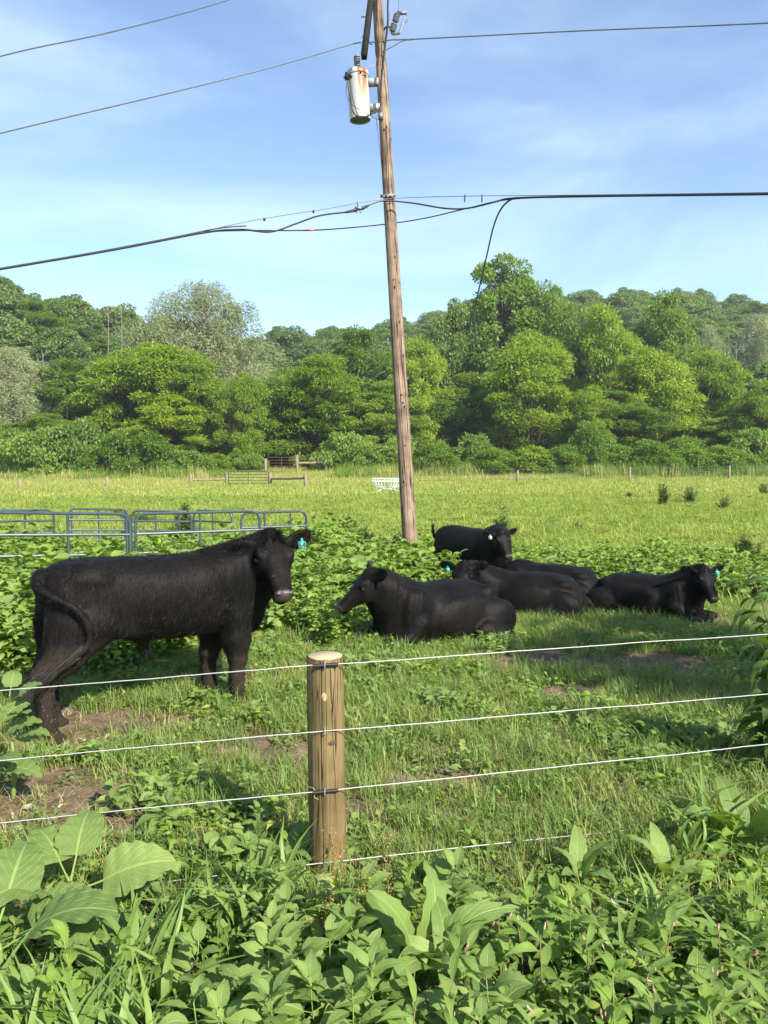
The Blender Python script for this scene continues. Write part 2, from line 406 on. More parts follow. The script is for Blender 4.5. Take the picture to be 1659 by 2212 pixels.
def hide_mat():
    """black cattle coat: brown bleached patches, lie of the hair, dried mud on legs and belly, grey-pink nose."""
    m, t, N, L, o = mat_new('black_coat')
    tc = N('ShaderNodeTexCoord'); ob = tc.outputs['Object']
    def attr(n):
        a = N('ShaderNodeAttribute'); a.attribute_name = n; return a.outputs['Fac']
    mp = N('ShaderNodeMapping'); mp.inputs['Scale'].default_value = (90, 90, 16); L(ob, mp.inputs[0])
    hair = N('ShaderNodeTexNoise'); hair.inputs['Scale'].default_value = 1; hair.inputs['Detail'].default_value = 4; L(mp.outputs[0], hair.inputs['Vector'])
    pat = N('ShaderNodeTexNoise'); pat.inputs['Scale'].default_value = 3.2; pat.inputs['Detail'].default_value = 4; L(ob, pat.inputs['Vector'])
    c0 = ramp(N, [(.35, (.0042, .0041, .0042)), (.75, (.0105, .0088, .0078))]); L(pat.outputs['Fac'], c0.inputs[0])
    hm = N('ShaderNodeMix'); hm.data_type = 'RGBA'; hm.blend_type = 'MULTIPLY'; hm.inputs['Factor'].default_value = .8; L(c0.outputs[0], hm.inputs['A'])
    hr = ramp(N, [(.3, (.45, .45, .45)), (.7, (1.5, 1.45, 1.4))]); L(hair.outputs['Fac'], hr.inputs[0]); L(hr.outputs[0], hm.inputs['B'])
    # mud
    mn = N('ShaderNodeTexNoise'); mn.inputs['Scale'].default_value = 11; mn.inputs['Detail'].default_value = 7; mn.inputs['Roughness'].default_value = .7; L(ob, mn.inputs['Vector'])
    ma = N('ShaderNodeMath'); ma.operation = 'ADD'; L(attr('mud'), ma.inputs[0]); L(mn.outputs['Fac'], ma.inputs[1])
    mr = N('ShaderNodeMapRange'); mr.inputs['From Min'].default_value = .86; mr.inputs['From Max'].default_value = 1.3; L(ma.outputs[0], mr.inputs['Value'])
    mm = N('ShaderNodeMath'); mm.operation = 'MULTIPLY'; mm.inputs[1].default_value = .75; L(mr.outputs[0], mm.inputs[0])
    m1 = N('ShaderNodeMix'); m1.data_type = 'RGBA'; L(mm.outputs[0], m1.inputs['Factor']); L(hm.outputs['Result'], m1.inputs['A']); m1.inputs['B'].default_value = (.036, .027, .020, 1)
    # stuck chaff and burrs
    vo = N('ShaderNodeTexVoronoi'); vo.inputs['Scale'].default_value = 42; L(ob, vo.inputs['Vector'])
    sp = N('ShaderNodeSeparateColor'); L(vo.outputs['Color'], sp.inputs[0])
    mt = N('ShaderNodeMath'); mt.operation = 'MULTIPLY'; L(sp.outputs[0], mt.inputs[0]); L(attr('mud'), mt.inputs[1])
    g1 = N('ShaderNodeMath'); g1.operation = 'GREATER_THAN'; g1.inputs[1].default_value = .56; L(mt.outputs[0], g1.inputs[0])
    l1 = N('ShaderNodeMath'); l1.operation = 'LESS_THAN'; l1.inputs[1].default_value = .2; L(vo.outputs['Distance'], l1.inputs[0])
    gl = N('ShaderNodeMath'); gl.operation = 'MULTIPLY'; L(g1.outputs[0], gl.inputs[0]); L(l1.outputs[0], gl.inputs[1])
    m2 = N('ShaderNodeMix'); m2.data_type = 'RGBA'; L(gl.outputs[0], m2.inputs['Factor']); L(m1.outputs['Result'], m2.inputs['A']); m2.inputs['B'].default_value = (.11, .09, .06, 1)
    # nose leather
    no = attr('nose')
    m3 = N('ShaderNodeMix'); m3.data_type = 'RGBA'; L(no, m3.inputs['Factor']); L(m2.outputs['Result'], m3.inputs['A']); m3.inputs['B'].default_value = (.036, .029, .027, 1)
    p = N('ShaderNodeBsdfPrincipled'); L(m3.outputs['Result'], p.inputs['Base Color'])
    ro = N('ShaderNodeMapRange'); ro.inputs['To Min'].default_value = .50; ro.inputs['To Max'].default_value = .34; L(no, ro.inputs['Value']); 
    rm = N('ShaderNodeMath'); rm.operation = 'MULTIPLY_ADD'; rm.inputs[1].default_value = .4; L(mm.outputs[0], rm.inputs[0]); L(ro.outputs[0], rm.inputs[2]); L(rm.outputs[0], p.inputs['Roughness'])
    sl_ = N('ShaderNodeMapRange'); sl_.inputs['To Min'].default_value = .07; sl_.inputs['To Max'].default_value = .5; L(no, sl_.inputs['Value']); L(sl_.outputs[0], p.inputs['Specular IOR Level'])
    p.inputs['Sheen Weight'].default_value = .0; p.inputs['Sheen Roughness'].default_value = .4
    b = N('ShaderNodeBump'); b.inputs['Strength'].default_value = .55; b.inputs['Distance'].default_value = .006; L(hair.outputs['Fac'], b.inputs['Height'])
    b2 = N('ShaderNodeBump'); b2.inputs['Strength'].default_value = .5; b2.inputs['Distance'].default_value = .012; L(mn.outputs['Fac'], b2.inputs['Height']); L(b.outputs[0], b2.inputs['Normal']); L(b2.outputs[0], p.inputs['Normal'])
    L(p.outputs[0], o.inputs[0])
    return m

M = {}
M['ground'] = ground_mat()
M['coat'] = hide_mat()
M['hair'] = simple_mat('black_hair', (.0062, .0057, .0055), .6, var=.5, scale=30, spec=.2)
M['muddyhair'] = simple_mat('muddy_tail_hair', (.018, .015, .012), .8, var=.6, scale=25)
M['eye'] = simple_mat('wet_eye', (.008, .006, .005), .08, spec=.6)
M['tag'] = simple_mat('teal_plastic', (.035, .26, .22), .5, var=.1)
M['tagwhite'] = simple_mat('pale_plastic', (.24, .28, .25), .5, var=.1)
M['ink'] = simple_mat('black_ink', (.01, .01, .01), .6)
M['hoof'] = simple_mat('hoof_horn', (.035, .03, .027), .6, bump=.003)
M['pole'] = wood_mat('weathered_pole', (.07, .047, .032), (.33, .24, .17), zs=.9, xs=30, cw=2.4)
M['beam'] = wood_mat('creosote_beam', (.006, .0065, .006), (.02, .021, .018), xs=30)
M['post'] = wood_mat('treated_post', (.07, .047, .019), (.235, .172, .078), zs=2.2, xs=70, green=(.09, .085, .028))
M['farpost'] = wood_mat('grey_post', (.12, .09, .06), (.28, .22, .15), zs=1, xs=30)
M['rope'] = simple_mat('white_polywire', (.40, .40, .385), .5, var=.25, scale=300)
M['staple'] = simple_mat('galvanised', (.55, .56, .57), .35, .7)
M['black'] = simple_mat('black_rubber', (.012, .012, .013), .5)
M['cable'] = simple_mat('black_cable', (.018, .02, .022), .45)
M['wire'] = simple_mat('bare_wire', (.10, .11, .12), .5, .5)
M['steel'] = simple_mat('galvanised_steel', (.15, .155, .16), .5, .4)  # darkened: the backlit look of the pole hardware is in the colour
M['porcelain'] = simple_mat('grey_porcelain', (.15, .16, .18), .3)  # lowered like the steel, backlit look put into the colour
M['bluepanel'] = simple_mat('blue_grey_panel_paint', (.032, .052, .068), .45, var=.3, scale=14, spec=.5)
M['greengate'] = simple_mat('green_gate_paint', (.025, .05, .038), .5)
M['rust'] = simple_mat('rusty_gate', (.10, .055, .04), .8, var=.4)
M['silver'] = simple_mat('silver_pipe', (.62, .64, .66), .4, .3)
M['stone'] = simple_mat('limestone', (.42, .38, .33), .85, bump=.01, scale=12)
M['bark'] = simple_mat('bark', (.085, .068, .05), .9, var=.5, scale=4, bump=.05, stretch=(4, 4, .6))
M['palebark'] = simple_mat('pale_bark', (.17, .155, .135), .9, var=.3, scale=4)
M['stem'] = simple_mat('green_stem', (.14, .20, .045), .6)
M['redstem'] = simple_mat('brown_stem', (.15, .10, .045), .7)
# foliage
M['l_broad'] = leaf_mat('broad_leaf', (.10, .17, .042), (.215, .315, .08), (.34, .36, .12), veins=.4, transl=.36, holes=True, nscale=6)
M['l_burdock'] = leaf_mat('burdock_leaf', (.086, .15, .035), (.16, .235, .06), (.24, .30, .08), veins=.6, transl=.3, rough=.6, nscale=5)
M['l_nettle'] = leaf_mat('nettle_leaf', (.10, .185, .032), (.21, .33, .055), (.34, .40, .07), veins=.4, transl=.4, nscale=6)
M['l_mallow'] = leaf_mat('mallow_leaf', (0.111, 0.184, 0.039), (0.195, 0.282, 0.072), None, veins=.2, transl=.28)
M['l_smart'] = leaf_mat('smartweed_leaf', (.10, .185, .036), (.22, .33, .07), (.32, .37, .10), veins=.25, transl=.38, nscale=6)
M['l_poke'] = leaf_mat('shrub_leaf', (0.052, 0.102, 0.019), (0.111, 0.192, 0.033), None, veins=.35, transl=.3)
M['l_weed'] = leaf_mat('thicket_leaf', (0.094, 0.162, 0.026), (0.206, 0.302, 0.050), None, transl=.33)
M['l_feather'] = leaf_mat('feathery_weed', (.10, .155, .05), (.17, .235, .08), None, transl=.4)
M['grass'] = leaf_mat('grass', (.125, .185, .036), (.25, .315, .078), (.42, .37, .15), transl=.38, nscale=1.3, spec=.3, tcol=(1.4, 1.4, .7))
M['grassshade'] = leaf_mat('lush_grass', (.095, .17, .038), (.195, .29, .07), None, transl=.38, nscale=1.5, tcol=(1.4, 1.4, .7))
M['field'] = leaf_mat('field_grass', (.165, .23, .038), (.295, .35, .068), (.44, .42, .13), transl=.35, nscale=.35, tcol=(1.4, 1.4, .6))
M['hay'] = leaf_mat('tall_dry_grass', (.20, .25, .05), (.38, .36, .11), (.50, .43, .17), transl=.3, nscale=.5)
M['straw'] = leaf_mat('straw', (.28, .24, .09), (.45, .40, .17), None, transl=.2)
M['l_yellow'] = leaf_mat('sunny_tree_leaf', (.12, .20, .026), (.245, .345, .042), (.34, .42, .055), transl=.48, nscale=.3, tcol=(1.45, 1.35, .45))
M['l_mid'] = leaf_mat('mid_tree_leaf', (.10, .175, .032), (.18, .275, .045), (.25, .33, .06), transl=.46, nscale=.25)
M['l_dark'] = leaf_mat('dark_tree_leaf', (.08, .14, .034), (.14, .215, .046), None, transl=.44, nscale=.2)
M['l_far'] = leaf_mat('hill_tree_leaf', (.085, .14, .038), (.14, .21, .052), (.19, .25, .07), transl=.42, nscale=.06)
M['l_willow'] = leaf_mat('willow_leaf', (.14, .18, .08), (.27, .31, .15), (.40, .43, .26), transl=.35, nscale=.4, tcol=(1.1, 1.1, .7))
M['l_shrub'] = leaf_mat('shrub_edge_leaf', (.08, .155, .022), (.17, .275, .036), (.27, .34, .05), transl=.42, nscale=.4)
M['pink'] = simple_mat('pink_flower', (.42, .24, .21), .7)
M['seed'] = simple_mat('dock_seed', (.24, .18, .045), .8, var=.4)
M['clover'] = simple_mat('clover_flower', (.62, .60, .50), .8)

# ------------------------------------------------------------------ ground
# bare-soil patches: picture position of the centre, radius along x and y in metres
DIRT = [((60, 1715), .58, .34, .95), ((240, 1560), .62, .26, .9), ((120, 1610), .45, .22, .9), ((1330, 1425), 1.0, .34, .95), ((1560, 1345), .65, .45, .9),
        ((930, 1690), .28, .17, .85), ((1230, 1500), .34, .20, .85), ((620, 1620), .35, .2, .65), ((1120, 1440), .35, .25, .8),
        ((1480, 1440), .7, .28, .8), ((780, 1750), .25, .12, .5), ((500, 1470), .5, .2, .5), ((60, 1790), .6, .2, .9), ((1060, 1770), .3, .1, .4)]
DIRT = [(G(*c), a, b, s) for c, a, b, s in DIRT]
def dirt_mask(x, y):
    x = np.asarray(x, float); y = np.asarray(y, float)
    m = np.zeros_like(x)
    for c, a, b, s in DIRT:
        m = np.maximum(m, s * np.exp(-(((x - c.x) / a) ** 2 + ((y - c.y) / b) ** 2) * 0.9))
    n = fbm(x * 2.6, y * 2.6, 21, 4)
    return np.clip(sstep(.22, .52, m + (n - .5) * .85 * (m > .04)) , 0, 1)
def make_ground():
    n = 330
    sx = np.linspace(-1, 1, n); X = 130 * np.sinh(sx * 4.6) / np.sinh(4.6)
    X[0] = -900; X[-1] = 900
    ys = np.concatenate([np.linspace(-40, 1.0, 22)[:-1], 1.0 + 160 * (np.exp(np.linspace(0, 1, 330) * 4.4) - 1) / (np.exp(4.4) - 1), [400, 1500]])
    xx, yy = np.meshgrid(X, ys)
    zz = gz(xx, yy)
    near = (yy < 12) & (yy > 2)
    zz = zz + np.where(near, (fbm(xx * 7, yy * 7, 5, 3) - .5) * .075 * dirt_mask(xx, yy), 0)
    V = np.stack([xx, yy, zz], -1).reshape(-1, 3)
    r, c = xx.shape
    i = (np.arange(r - 1)[:, None] * c + np.arange(c - 1)[None]).ravel()
    F = np.stack([i, i + 1, i + c + 1, i + c], 1)
    d = dirt_mask(xx, yy)
    g = np.where(yy < 14, (.18 + .42 * sstep(6, 14, yy)) * (1 - d), .45 + .4 * sstep(14, 24, yy))
    me = mesh_np('ground', V, F, M['ground'], True, attrs={'grassy': g.ravel()})
    tag(obj('ground', me), kind='structure')
make_ground()

# ------------------------------------------------------------------ scattering (for uncountable stuff only)
def scatter(name, pts, rots, scl, sources, idx, label, category):
    col = bpy.data.collections.new(name + '_sources')
    for k, me in enumerate(sources):
        col.objects.link(bpy.data.objects.new(f'{name}_source_{k:02d}', me))
    pts = np.asarray(pts, np.float32)
    me = bpy.data.meshes.new(name)
    me.vertices.add(len(pts)); me.vertices.foreach_set('co', pts.ravel())
    a = me.attributes.new('rot', 'FLOAT_VECTOR', 'POINT'); a.data.foreach_set('vector', np.asarray(rots, np.float32).ravel())
    a = me.attributes.new('scl', 'FLOAT_VECTOR', 'POINT')
    scl = np.asarray(scl, np.float32)
    if scl.ndim == 1: scl = np.repeat(scl[:, None], 3, 1)
    a.data.foreach_set('vector', scl.ravel())
    a = me.attributes.new('idx', 'INT', 'POINT'); a.data.foreach_set('value', np.asarray(idx, np.int32))
    o = obj(name, me)
    ng = bpy.data.node_groups.new(name + '_nodes', 'GeometryNodeTree')
    ng.interface.new_socket('Geometry', in_out='INPUT', socket_type='NodeSocketGeometry')
    ng.interface.new_socket('Geometry', in_out='OUTPUT', socket_type='NodeSocketGeometry')
    N = ng.nodes.new; L = ng.links.new
    gi = N('NodeGroupInput'); go = N('NodeGroupOutput'); ip = N('GeometryNodeInstanceOnPoints'); ci = N('GeometryNodeCollectionInfo')
    ci.inputs['Collection'].default_value = col
    ci.inputs['Separate Children'].default_value = True
    ci.inputs['Reset Children'].default_value = True
    ip.inputs['Pick Instance'].default_value = True
    def na(n, t):
        q = N('GeometryNodeInputNamedAttribute'); q.data_type = t; q.inputs['Name'].default_value = n
        return q.outputs['Attribute']
    er = N('FunctionNodeEulerToRotation')
    L(na('rot', 'FLOAT_VECTOR'), er.inputs[0])
    L(gi.outputs[0], ip.inputs['Points']); L(ci.outputs[0], ip.inputs['Instance'])
    L(na('idx', 'INT'), ip.inputs['Instance Index']); L(er.outputs[0], ip.inputs['Rotation']); L(na('scl', 'FLOAT_VECTOR'), ip.inputs['Scale'])
    L(ip.outputs[0], go.inputs[0])
    md = o.modifiers.new('scatter', 'NODES'); md.node_group = ng
    return tag(o, label, category, kind='stuff')

# ------------------------------------------------------------------ trees
def norm(v): return v / (np.linalg.norm(v, axis=-1, keepdims=True) + 1e-9)
def leaf_cloud(C, D, Nn, L, W, droop, rng):
    """one bent two-quad leaf spray per row: base C, direction D, upper side Nn."""
    n = len(C)
    D = norm(D); S_ = norm(np.cross(D, Nn)); U = np.cross(S_, D)
    L = np.broadcast_to(np.asarray(L, float), (n,))[:, None]; W = np.broadcast_to(np.asarray(W, float), (n,))[:, None]
    dr = np.broadcast_to(np.asarray(droop, float), (n,))[:, None]
    mid = C + D * L * .5 + U * L * .08
    tip = C + D * L - U * L * dr
    V = np.stack([C - S_ * W * .28, C + S_ * W * .28, mid - S_ * W * .5 - U * W * .15, mid + S_ * W * .5 - U * W * .15, tip - S_ * W * .1, tip + S_ * W * .1], 1).reshape(-1, 3)
    b = np.arange(n)[:, None] * 6
    F = np.stack([b + 0, b + 1, b + 3, b + 2], -1).reshape(-1, 4)
    F2 = np.stack([b + 2, b + 3, b + 5, b + 4], -1).reshape(-1, 4)
    t = np.repeat(rng.random(n), 6)
    return V, np.concatenate([F, F2]), t
def tree_meshes(name, seed, H=10., R=4., z0=.22, nclump=60, clump=1.3, nleaf=110, L=.6, W=.26, style='frond', leafmat=None, bark=None, prof=None, lean=0.0, trunk_r=.16, flat=.62):
    rng = np.random.default_rng(seed)
    mb = MB()
    ax = lambda z: np.array([lean * (z / H) ** 1.5 * H + .15 * math.sin(z * 1.1 + seed), .15 * math.sin(z * .9 + seed * 2), z])
    zs = np.linspace(0, H * .88, 9)
    mb.tube([ax(z) for z in zs], trunk_r * (1 - zs / H * .85) * np.where(zs < .1, 1.35, 1), 7)
    prof = prof or (lambda t: math.sin(math.pi * min(1, max(0.02, t * .88 + .12))) ** .6)
    cs = []
    k = 0
    while len(cs) < nclump and k < nclump * 40:
        k += 1
        t = rng.random() ** .85
        z = H * (z0 + (1 - z0) * t) - clump * .4
        r = R * prof(t) * math.sqrt(.12 + .88 * rng.random())
        a = rng.random() * 6.283
        r *= 1 + .28 * math.sin(2 * a + seed + t * 4) + .16 * math.sin(5 * a + seed * 3 - t * 7)
        c = ax(z) + np.array([math.cos(a) * r, math.sin(a) * r, 0])
        if all(np.linalg.norm((c - q) * [1, 1, 1.6]) > clump * .9 for q in cs): cs.append(c)
        elif k > nclump * 20 and rng.random() < .1: cs.append(c)
    cs = np.array(cs)
    for c in cs:
        hz = math.hypot(c[0] - ax(c[2])[0], c[1] - ax(c[2])[1])
        zb = max(H * .12, c[2] - .55 * hz - .6)
        b = ax(zb)
        m_ = b * .5 + c * .5 + np.array([0, 0, .12 * hz])
        mb.tube(bez([b, m_, c], 6), np.linspace(.05 + .012 * hz, .018, 6) * (H / 10), 4, False)
    VV, FF, TT = [], [], []; nv = 0
    for c in cs:
        n = int(nleaf * rng.uniform(.7, 1.3))
        rr = clump * rng.uniform(.6, 1.35)
        d = norm(rng.normal(size=(n, 3)) + [0, 0, .35])
        q = c + d * rr * (.35 + .65 * rng.random((n, 1)) ** .6) * [1, 1, flat]
        if style == 'frond':
            out_ = norm(d * [1, 1, .25] + rng.normal(size=(n, 3)) * .35)
            V, F, t = leaf_cloud(q, out_, norm(np.array([0, 0, 1.]) + rng.normal(size=(n, 3)) * .35), L * rng.uniform(.7, 1.3, n), W * rng.uniform(.7, 1.3, n), rng.uniform(.0, .28, n), rng)
        elif style == 'willow':
            out_ = norm(np.array([.5, -.1, -.45]) + d * [.8, .8, .5] + rng.normal(size=(n, 3)) * .35)
            V, F, t = leaf_cloud(q, out_, norm(d + rng.normal(size=(n, 3)) * .6), L * rng.uniform(.6, 1.4, n), W * rng.uniform(.7, 1.3, n), .15, rng)
        else:
            out_ = norm(d + rng.normal(size=(n, 3)) * .8)
            V, F, t = leaf_cloud(q, out_, norm(d * .8 + np.array([0, 0, .5]) + rng.normal(size=(n, 3)) * .5), L * rng.uniform(.7, 1.3, n), W * rng.uniform(.7, 1.3, n), rng.uniform(0, .3, n), rng)
        t = np.clip(t * .7 + .3 * rng.random(), 0, 1)
        VV.append(V); FF.append(F + nv); TT.append(t); nv += len(V)
    crown = mesh_np(name + '_crown', np.concatenate(VV), np.concatenate(FF), leafmat, False, tint=np.concatenate(TT))
    trunk = mb.mesh(name + '_trunk', bark or M['bark'], True)
    return trunk, crown, H, R
T = {}
for i in range(3):
    T['sun%d' % i] = tree_meshes('sun_tree', 11 + i, 10, 4.2, .08, 84, 1.15, 430, .30, .115, 'frond', M['l_yellow'], flat=.45)
for i in range(2):
    T['mid%d' % i] = tree_meshes('mid_tree', 31 + i, 12, 4.2, .10, 84, 1.25, 400, .27, .13, 'frond', M['l_mid'], flat=.5)
for i in range(2):
    T['dark%d' % i] = tree_meshes('dark_tree', 41 + i, 14, 4.6, .08, 84, 1.35, 360, .27, .18, 'oak', M['l_dark'])
T['tall'] = tree_meshes('tall_tree', 52, 16, 4.9, .12, 120, 1.15, 320, .24, .15, 'oak', M['l_mid'], prof=lambda t: (.95 - .45 * t) * (1 if t < .92 else .6), trunk_r=.3)
T['willow'] = tree_meshes('willow', 61, 14, 5.2, .24, 95, 1.35, 520, .30, .055, 'willow', M['l_willow'], lean=-.12, trunk_r=.34, flat=.8,
                          prof=lambda t: math.sin(math.pi * min(1, .18 + .78 * t)) ** .7)
T['shrub0'] = tree_meshes('edge_shrub', 71, 3, 2.3, .0, 34, .7, 260, .20, .10, 'frond', M['l_shrub'], trunk_r=.04)
T['shrub1'] = tree_meshes('edge_shrub', 72, 3, 2.3, .0, 34, .7, 260, .20, .11, 'oak', M['l_mid'], trunk_r=.04)
for i in range(3):
    T['far%d' % i] = tree_meshes('hill_tree', 81 + i, 13, 4.6, .15, 62, 1.5, 210, .42, .3, 'oak', M['l_far'], trunk_r=.18)
T['shade'] = tree_meshes('shade_tree', 91, 14, 4.6, .2, 38, 1.4, 105, .34, .22, 'oak', M['l_mid'], trunk_r=.2)

def put_tree(var, px, ytop, wpx, depth, label, group=None, ybase=None, name='tree', rz=None, pushz=0.0):
    trunk, crown, H, R = T[var]
    top = P(px, ytop, depth)
    zb = float(gz(top.x, depth)) + pushz
    h = top.z - zb
    sz = h / (H * 1.02); sx = wpx / FPX * depth / (2 * R * 1.08)
    root = empty(name, (top.x, depth, zb), random.uniform(0, 6.28) if rz is None else rz)
    root.scale = (sx, sx, sz)
    tag(root, label, 'tree' if 'shrub' not in name else 'shrub', group)
    obj('trunk', trunk, root); obj('crown', crown, root)
    return root
FT = 'trees along the far field edge'
put_tree('willow', 38, 752, 190, 89, 'grey-green willow cut by the left edge of the picture', FT, name='willow_tree', rz=.4)
put_tree('mid0', 150, 770, 190, 92, 'mid-green tree just right of the willow at the left edge', FT)
put_tree('mid1', 95, 890, 170, 84, 'low dark tree in front of the willow at the left edge', FT)
put_tree('sun0', 232, 762, 150, 90, 'bright tree left of the broad yellow-green tree, before the left hill', FT)
put_tree('sun1', 322, 733, 265, 88, 'broad yellow-green tree at the left, before the tall silvery willow', FT)
put_tree('sun2', 418, 770, 180, 85.5, 'leafy bright tree touching the left side of the willow trunk', FT)
put_tree('sun0', 375, 850, 200, 83, 'low spreading tree over the dark hollow left of the willow', FT)
put_tree('willow', 468, 612, 265, 97, 'tall silvery willow leaning left with a dark trunk', FT, name='willow_tree', rz=0)
put_tree('sun1', 522, 800, 112, 82, 'small bright tree in front of the willow trunk', FT)
put_tree('sun2', 690, 757, 215, 86, 'round yellow-green tree behind the rusty gate', FT)
put_tree('mid0', 770, 700, 190, 100, 'mid-green tree left of the utility pole, behind the round one', FT)
put_tree('mid1', 620, 790, 140, 94, 'shaded tree between the willow and the round yellow-green tree', FT)
put_tree('sun0', 905, 722, 150, 90, 'bright tree half hidden by the utility pole', FT)
put_tree('mid0', 830, 820, 170, 85, 'low green tree immediately left of the utility pole', FT)
put_tree('tall', 1085, 548, 270, 106, 'tallest dark tree, behind the dangling black cable', FT, name='tall_tree')
put_tree('dark0', 985, 640, 130, 104, 'dark tree leaning out left of the tallest tree', FT)
put_tree('mid1', 1180, 600, 150, 104, 'green tree at the right shoulder of the tallest tree', FT)
put_tree('sun1', 1145, 708, 235, 88, 'wide pale green tree below the tallest tree', FT)
put_tree('mid0', 1010, 800, 170, 92, 'shaded tree right of the utility pole, under the dangling cable', FT)
put_tree('sun2', 1300, 648, 190, 100, 'upright bright tree right of the tallest tree', FT)
put_tree('sun0', 1275, 828, 120, 81, 'small golden-green tree with a pale thin stem', FT)
put_tree('sun1', 1400, 742, 190, 88, 'bright tree under the soft green crown at the right', FT)
put_tree('mid1', 1435, 622, 175, 112, 'soft green crown in front of the right ridge', FT)
put_tree('sun2', 1528, 752, 170, 90, 'bright tree left of the pale willows at the right', FT)
put_tree('mid0', 1330, 840, 190, 84, 'shaded green tree behind the bank right of the golden tree', FT)
put_tree('sun0', 1650, 820, 130, 84, 'green tree cut by the right edge of the picture', FT)
put_tree('mid1', 1590, 880, 150, 86, 'dark low tree left of the one cut by the right edge', FT)
put_tree('willow', 1625, 682, 110, 128, 'pale grey willow at the right below the ridge', FT, name='willow_tree', rz=2.0)
put_tree('willow', 1525, 705, 70, 122, 'small pale willow left of the larger grey one', FT, name='willow_tree', rz=3.4)
put_tree('dark1', 560, 800, 150, 104, 'dark tree behind the willow trunk', FT)
put_tree('dark0', 900, 800, 180, 104, 'dark tree behind the pole and the bright tree', FT)
put_tree('dark1', 1215, 760, 190, 104, 'dark tree filling the gap right of the wide pale tree', FT)
put_tree('dark0', 240, 860, 200, 97, 'dark tree filling the hollow under the broad yellow-green tree', FT)
put_tree('dark1', 1470, 800, 190, 100, 'dark tree between the bright trees at the right', FT)
put_tree('mid0', 705, 850, 190, 96, 'shaded tree under the round yellow-green tree', FT)
put_tree('dark1', 15, 900, 150, 92, 'dark low tree at the foot of the left willow', FT)
# shrubs on the bank, left to right
SH = [(20, 925, 110, 78, 1), (95, 940, 120, 76, 1), (170, 915, 130, 77, 1), (245, 945, 110, 75, 0), (320, 950, 120, 76, 0), (400, 960, 110, 76, 1), (470, 965, 90, 78, 0), (545, 972, 80, 79, 1), (740, 955, 110, 80, 1),
      (800, 960, 100, 78, 1), (860, 940, 100, 80, 1), (940, 965, 120, 76, 0), (1030, 940, 100, 82, 1), (1075, 965, 130, 75, 0), (1150, 955, 130, 75, 0), (1215, 960, 120, 74, 0), (1275, 930, 110, 75, 0), (1340, 955, 130, 75, 0),
      (1410, 960, 120, 74, 0), (1480, 950, 130, 75, 0), (1555, 955, 120, 74, 0), (1630, 930, 120, 75, 1)]
_a = ['', 'first', 'second', 'third', 'fourth', 'fifth', 'sixth', 'seventh', 'eighth', 'ninth', 'tenth', 'eleventh', 'twelfth', 'thirteenth', 'fourteenth', 'fifteenth', 'sixteenth', 'seventeenth', 'eighteenth', 'nineteenth']
_t = {2: ('twentieth', 'twenty-'), 3: ('thirtieth', 'thirty-'), 4: ('fortieth', 'forty-'), 5: ('fiftieth', 'fifty-')}
ORD = [(_a[k] if k < 20 else (_t[k // 10][0] if k % 10 == 0 else _t[k // 10][1] + _a[k % 10])) for k in range(1, 60)]
nL = sum(1 for s in SH if s[0] < 865)
for k, (x, yt, wd, d, v) in enumerate(SH):
    lab = ('rounded bank shrub left of the utility pole, %s from the left edge' % ORD[k]) if k < nL else ('rounded bank shrub right of the utility pole, %s from the pole' % ORD[k - nL])
    put_tree('shrub%d' % v, x, yt + random.uniform(-26, 16), wd * random.uniform(.85, 1.2), d, lab, 'shrubs along the field bank', name='shrub', pushz=-.2)

# bare dead trees
def snag(px, y0, y1, depth, seed, label):
    rng = np.random.default_rng(seed)
    a = P(px, y1, depth); b = P(px + rng.uniform(-6, 6), y0, depth)
    root = empty('dead_tree', (a.x, depth, a.z)); tag(root, label, 'dead tree', 'bare dead trees in the woods')
    pts = bez([(0, 0, 0), ((b.x - a.x) * .3 + .2, 0, (b.z - a.z) * .5), (b.x - a.x, 0, b.z - a.z)], 8)
    MB().tube(pts, np.linspace(.08, .025, len(pts)), 6).build('trunk', M['palebark'], root)
    for k in range(4):
        i = rng.integers(3, len(pts) - 1); s = rng.choice([-1, 1]); l = rng.uniform(.8, 2.0)
        MB().tube([pts[i], pts[i] + [s * l * .4, .1, l * .7], pts[i] + [s * l * .6, .2, l * 1.4]], [.04, .03, .015], 5).build('branch', M['palebark'], root)
snag(232, 660, 790, 99, 1, 'bare pale dead tree above the broad yellow-green tree')
snag(262, 640, 800, 100, 2, 'taller bare dead trunk left of the silvery willow')
snag(95, 755, 860, 98, 3, 'short bare dead tree right of the left willow')
snag(1585, 740, 870, 99, 4, 'bare grey dead trunk beside the pale willows')
snag(1570, 720, 860, 101, 5, 'forked dead tree left of the grey willow at the right')

# ------------------------------------------------------------------ wooded hills
CX = [-700, -300, 0, 60, 120, 200, 270, 330, 420, 560, 640, 720, 820, 900, 960, 1100, 1215, 1330, 1450, 1560, 1660, 1900, 2400]
CY = [560, 575, 588, 590, 604, 606, 628, 645, 655, 690, 690, 682, 672, 655, 642, 625, 612, 600, 612, 625, 636, 650, 640]
CD = [150, 150, 150, 150, 152, 156, 165, 180, 200, 225, 235, 245, 255, 260, 265, 270, 270, 270, 270, 265, 260, 250, 240]
def hill_pt(px, t):
    D = np.interp(px, CX, CD); yt = np.interp(px, CX, CY)
    zc = CAM_H + (1000 - yt) / FPX * D - np.interp(D, [150, 185, 270], [12.5, 16.5, 17.5])
    tt = np.minimum(t, 1.0)
    y = 108 + (D - 108) * t
    z = 1.2 + (zc - 1.2) * (tt * .55 + .45 * sstep(0, 1, tt)) - np.maximum(0, t - 1) * 14
    x = (px - 829.5) / FPX * y
    return x, y, z
pxs = np.linspace(-700, 2400, 90); ts = np.linspace(0, 1.6, 22)
pp, tt = np.meshgrid(pxs, ts)
hx, hy, hz = hill_pt(pp, tt)
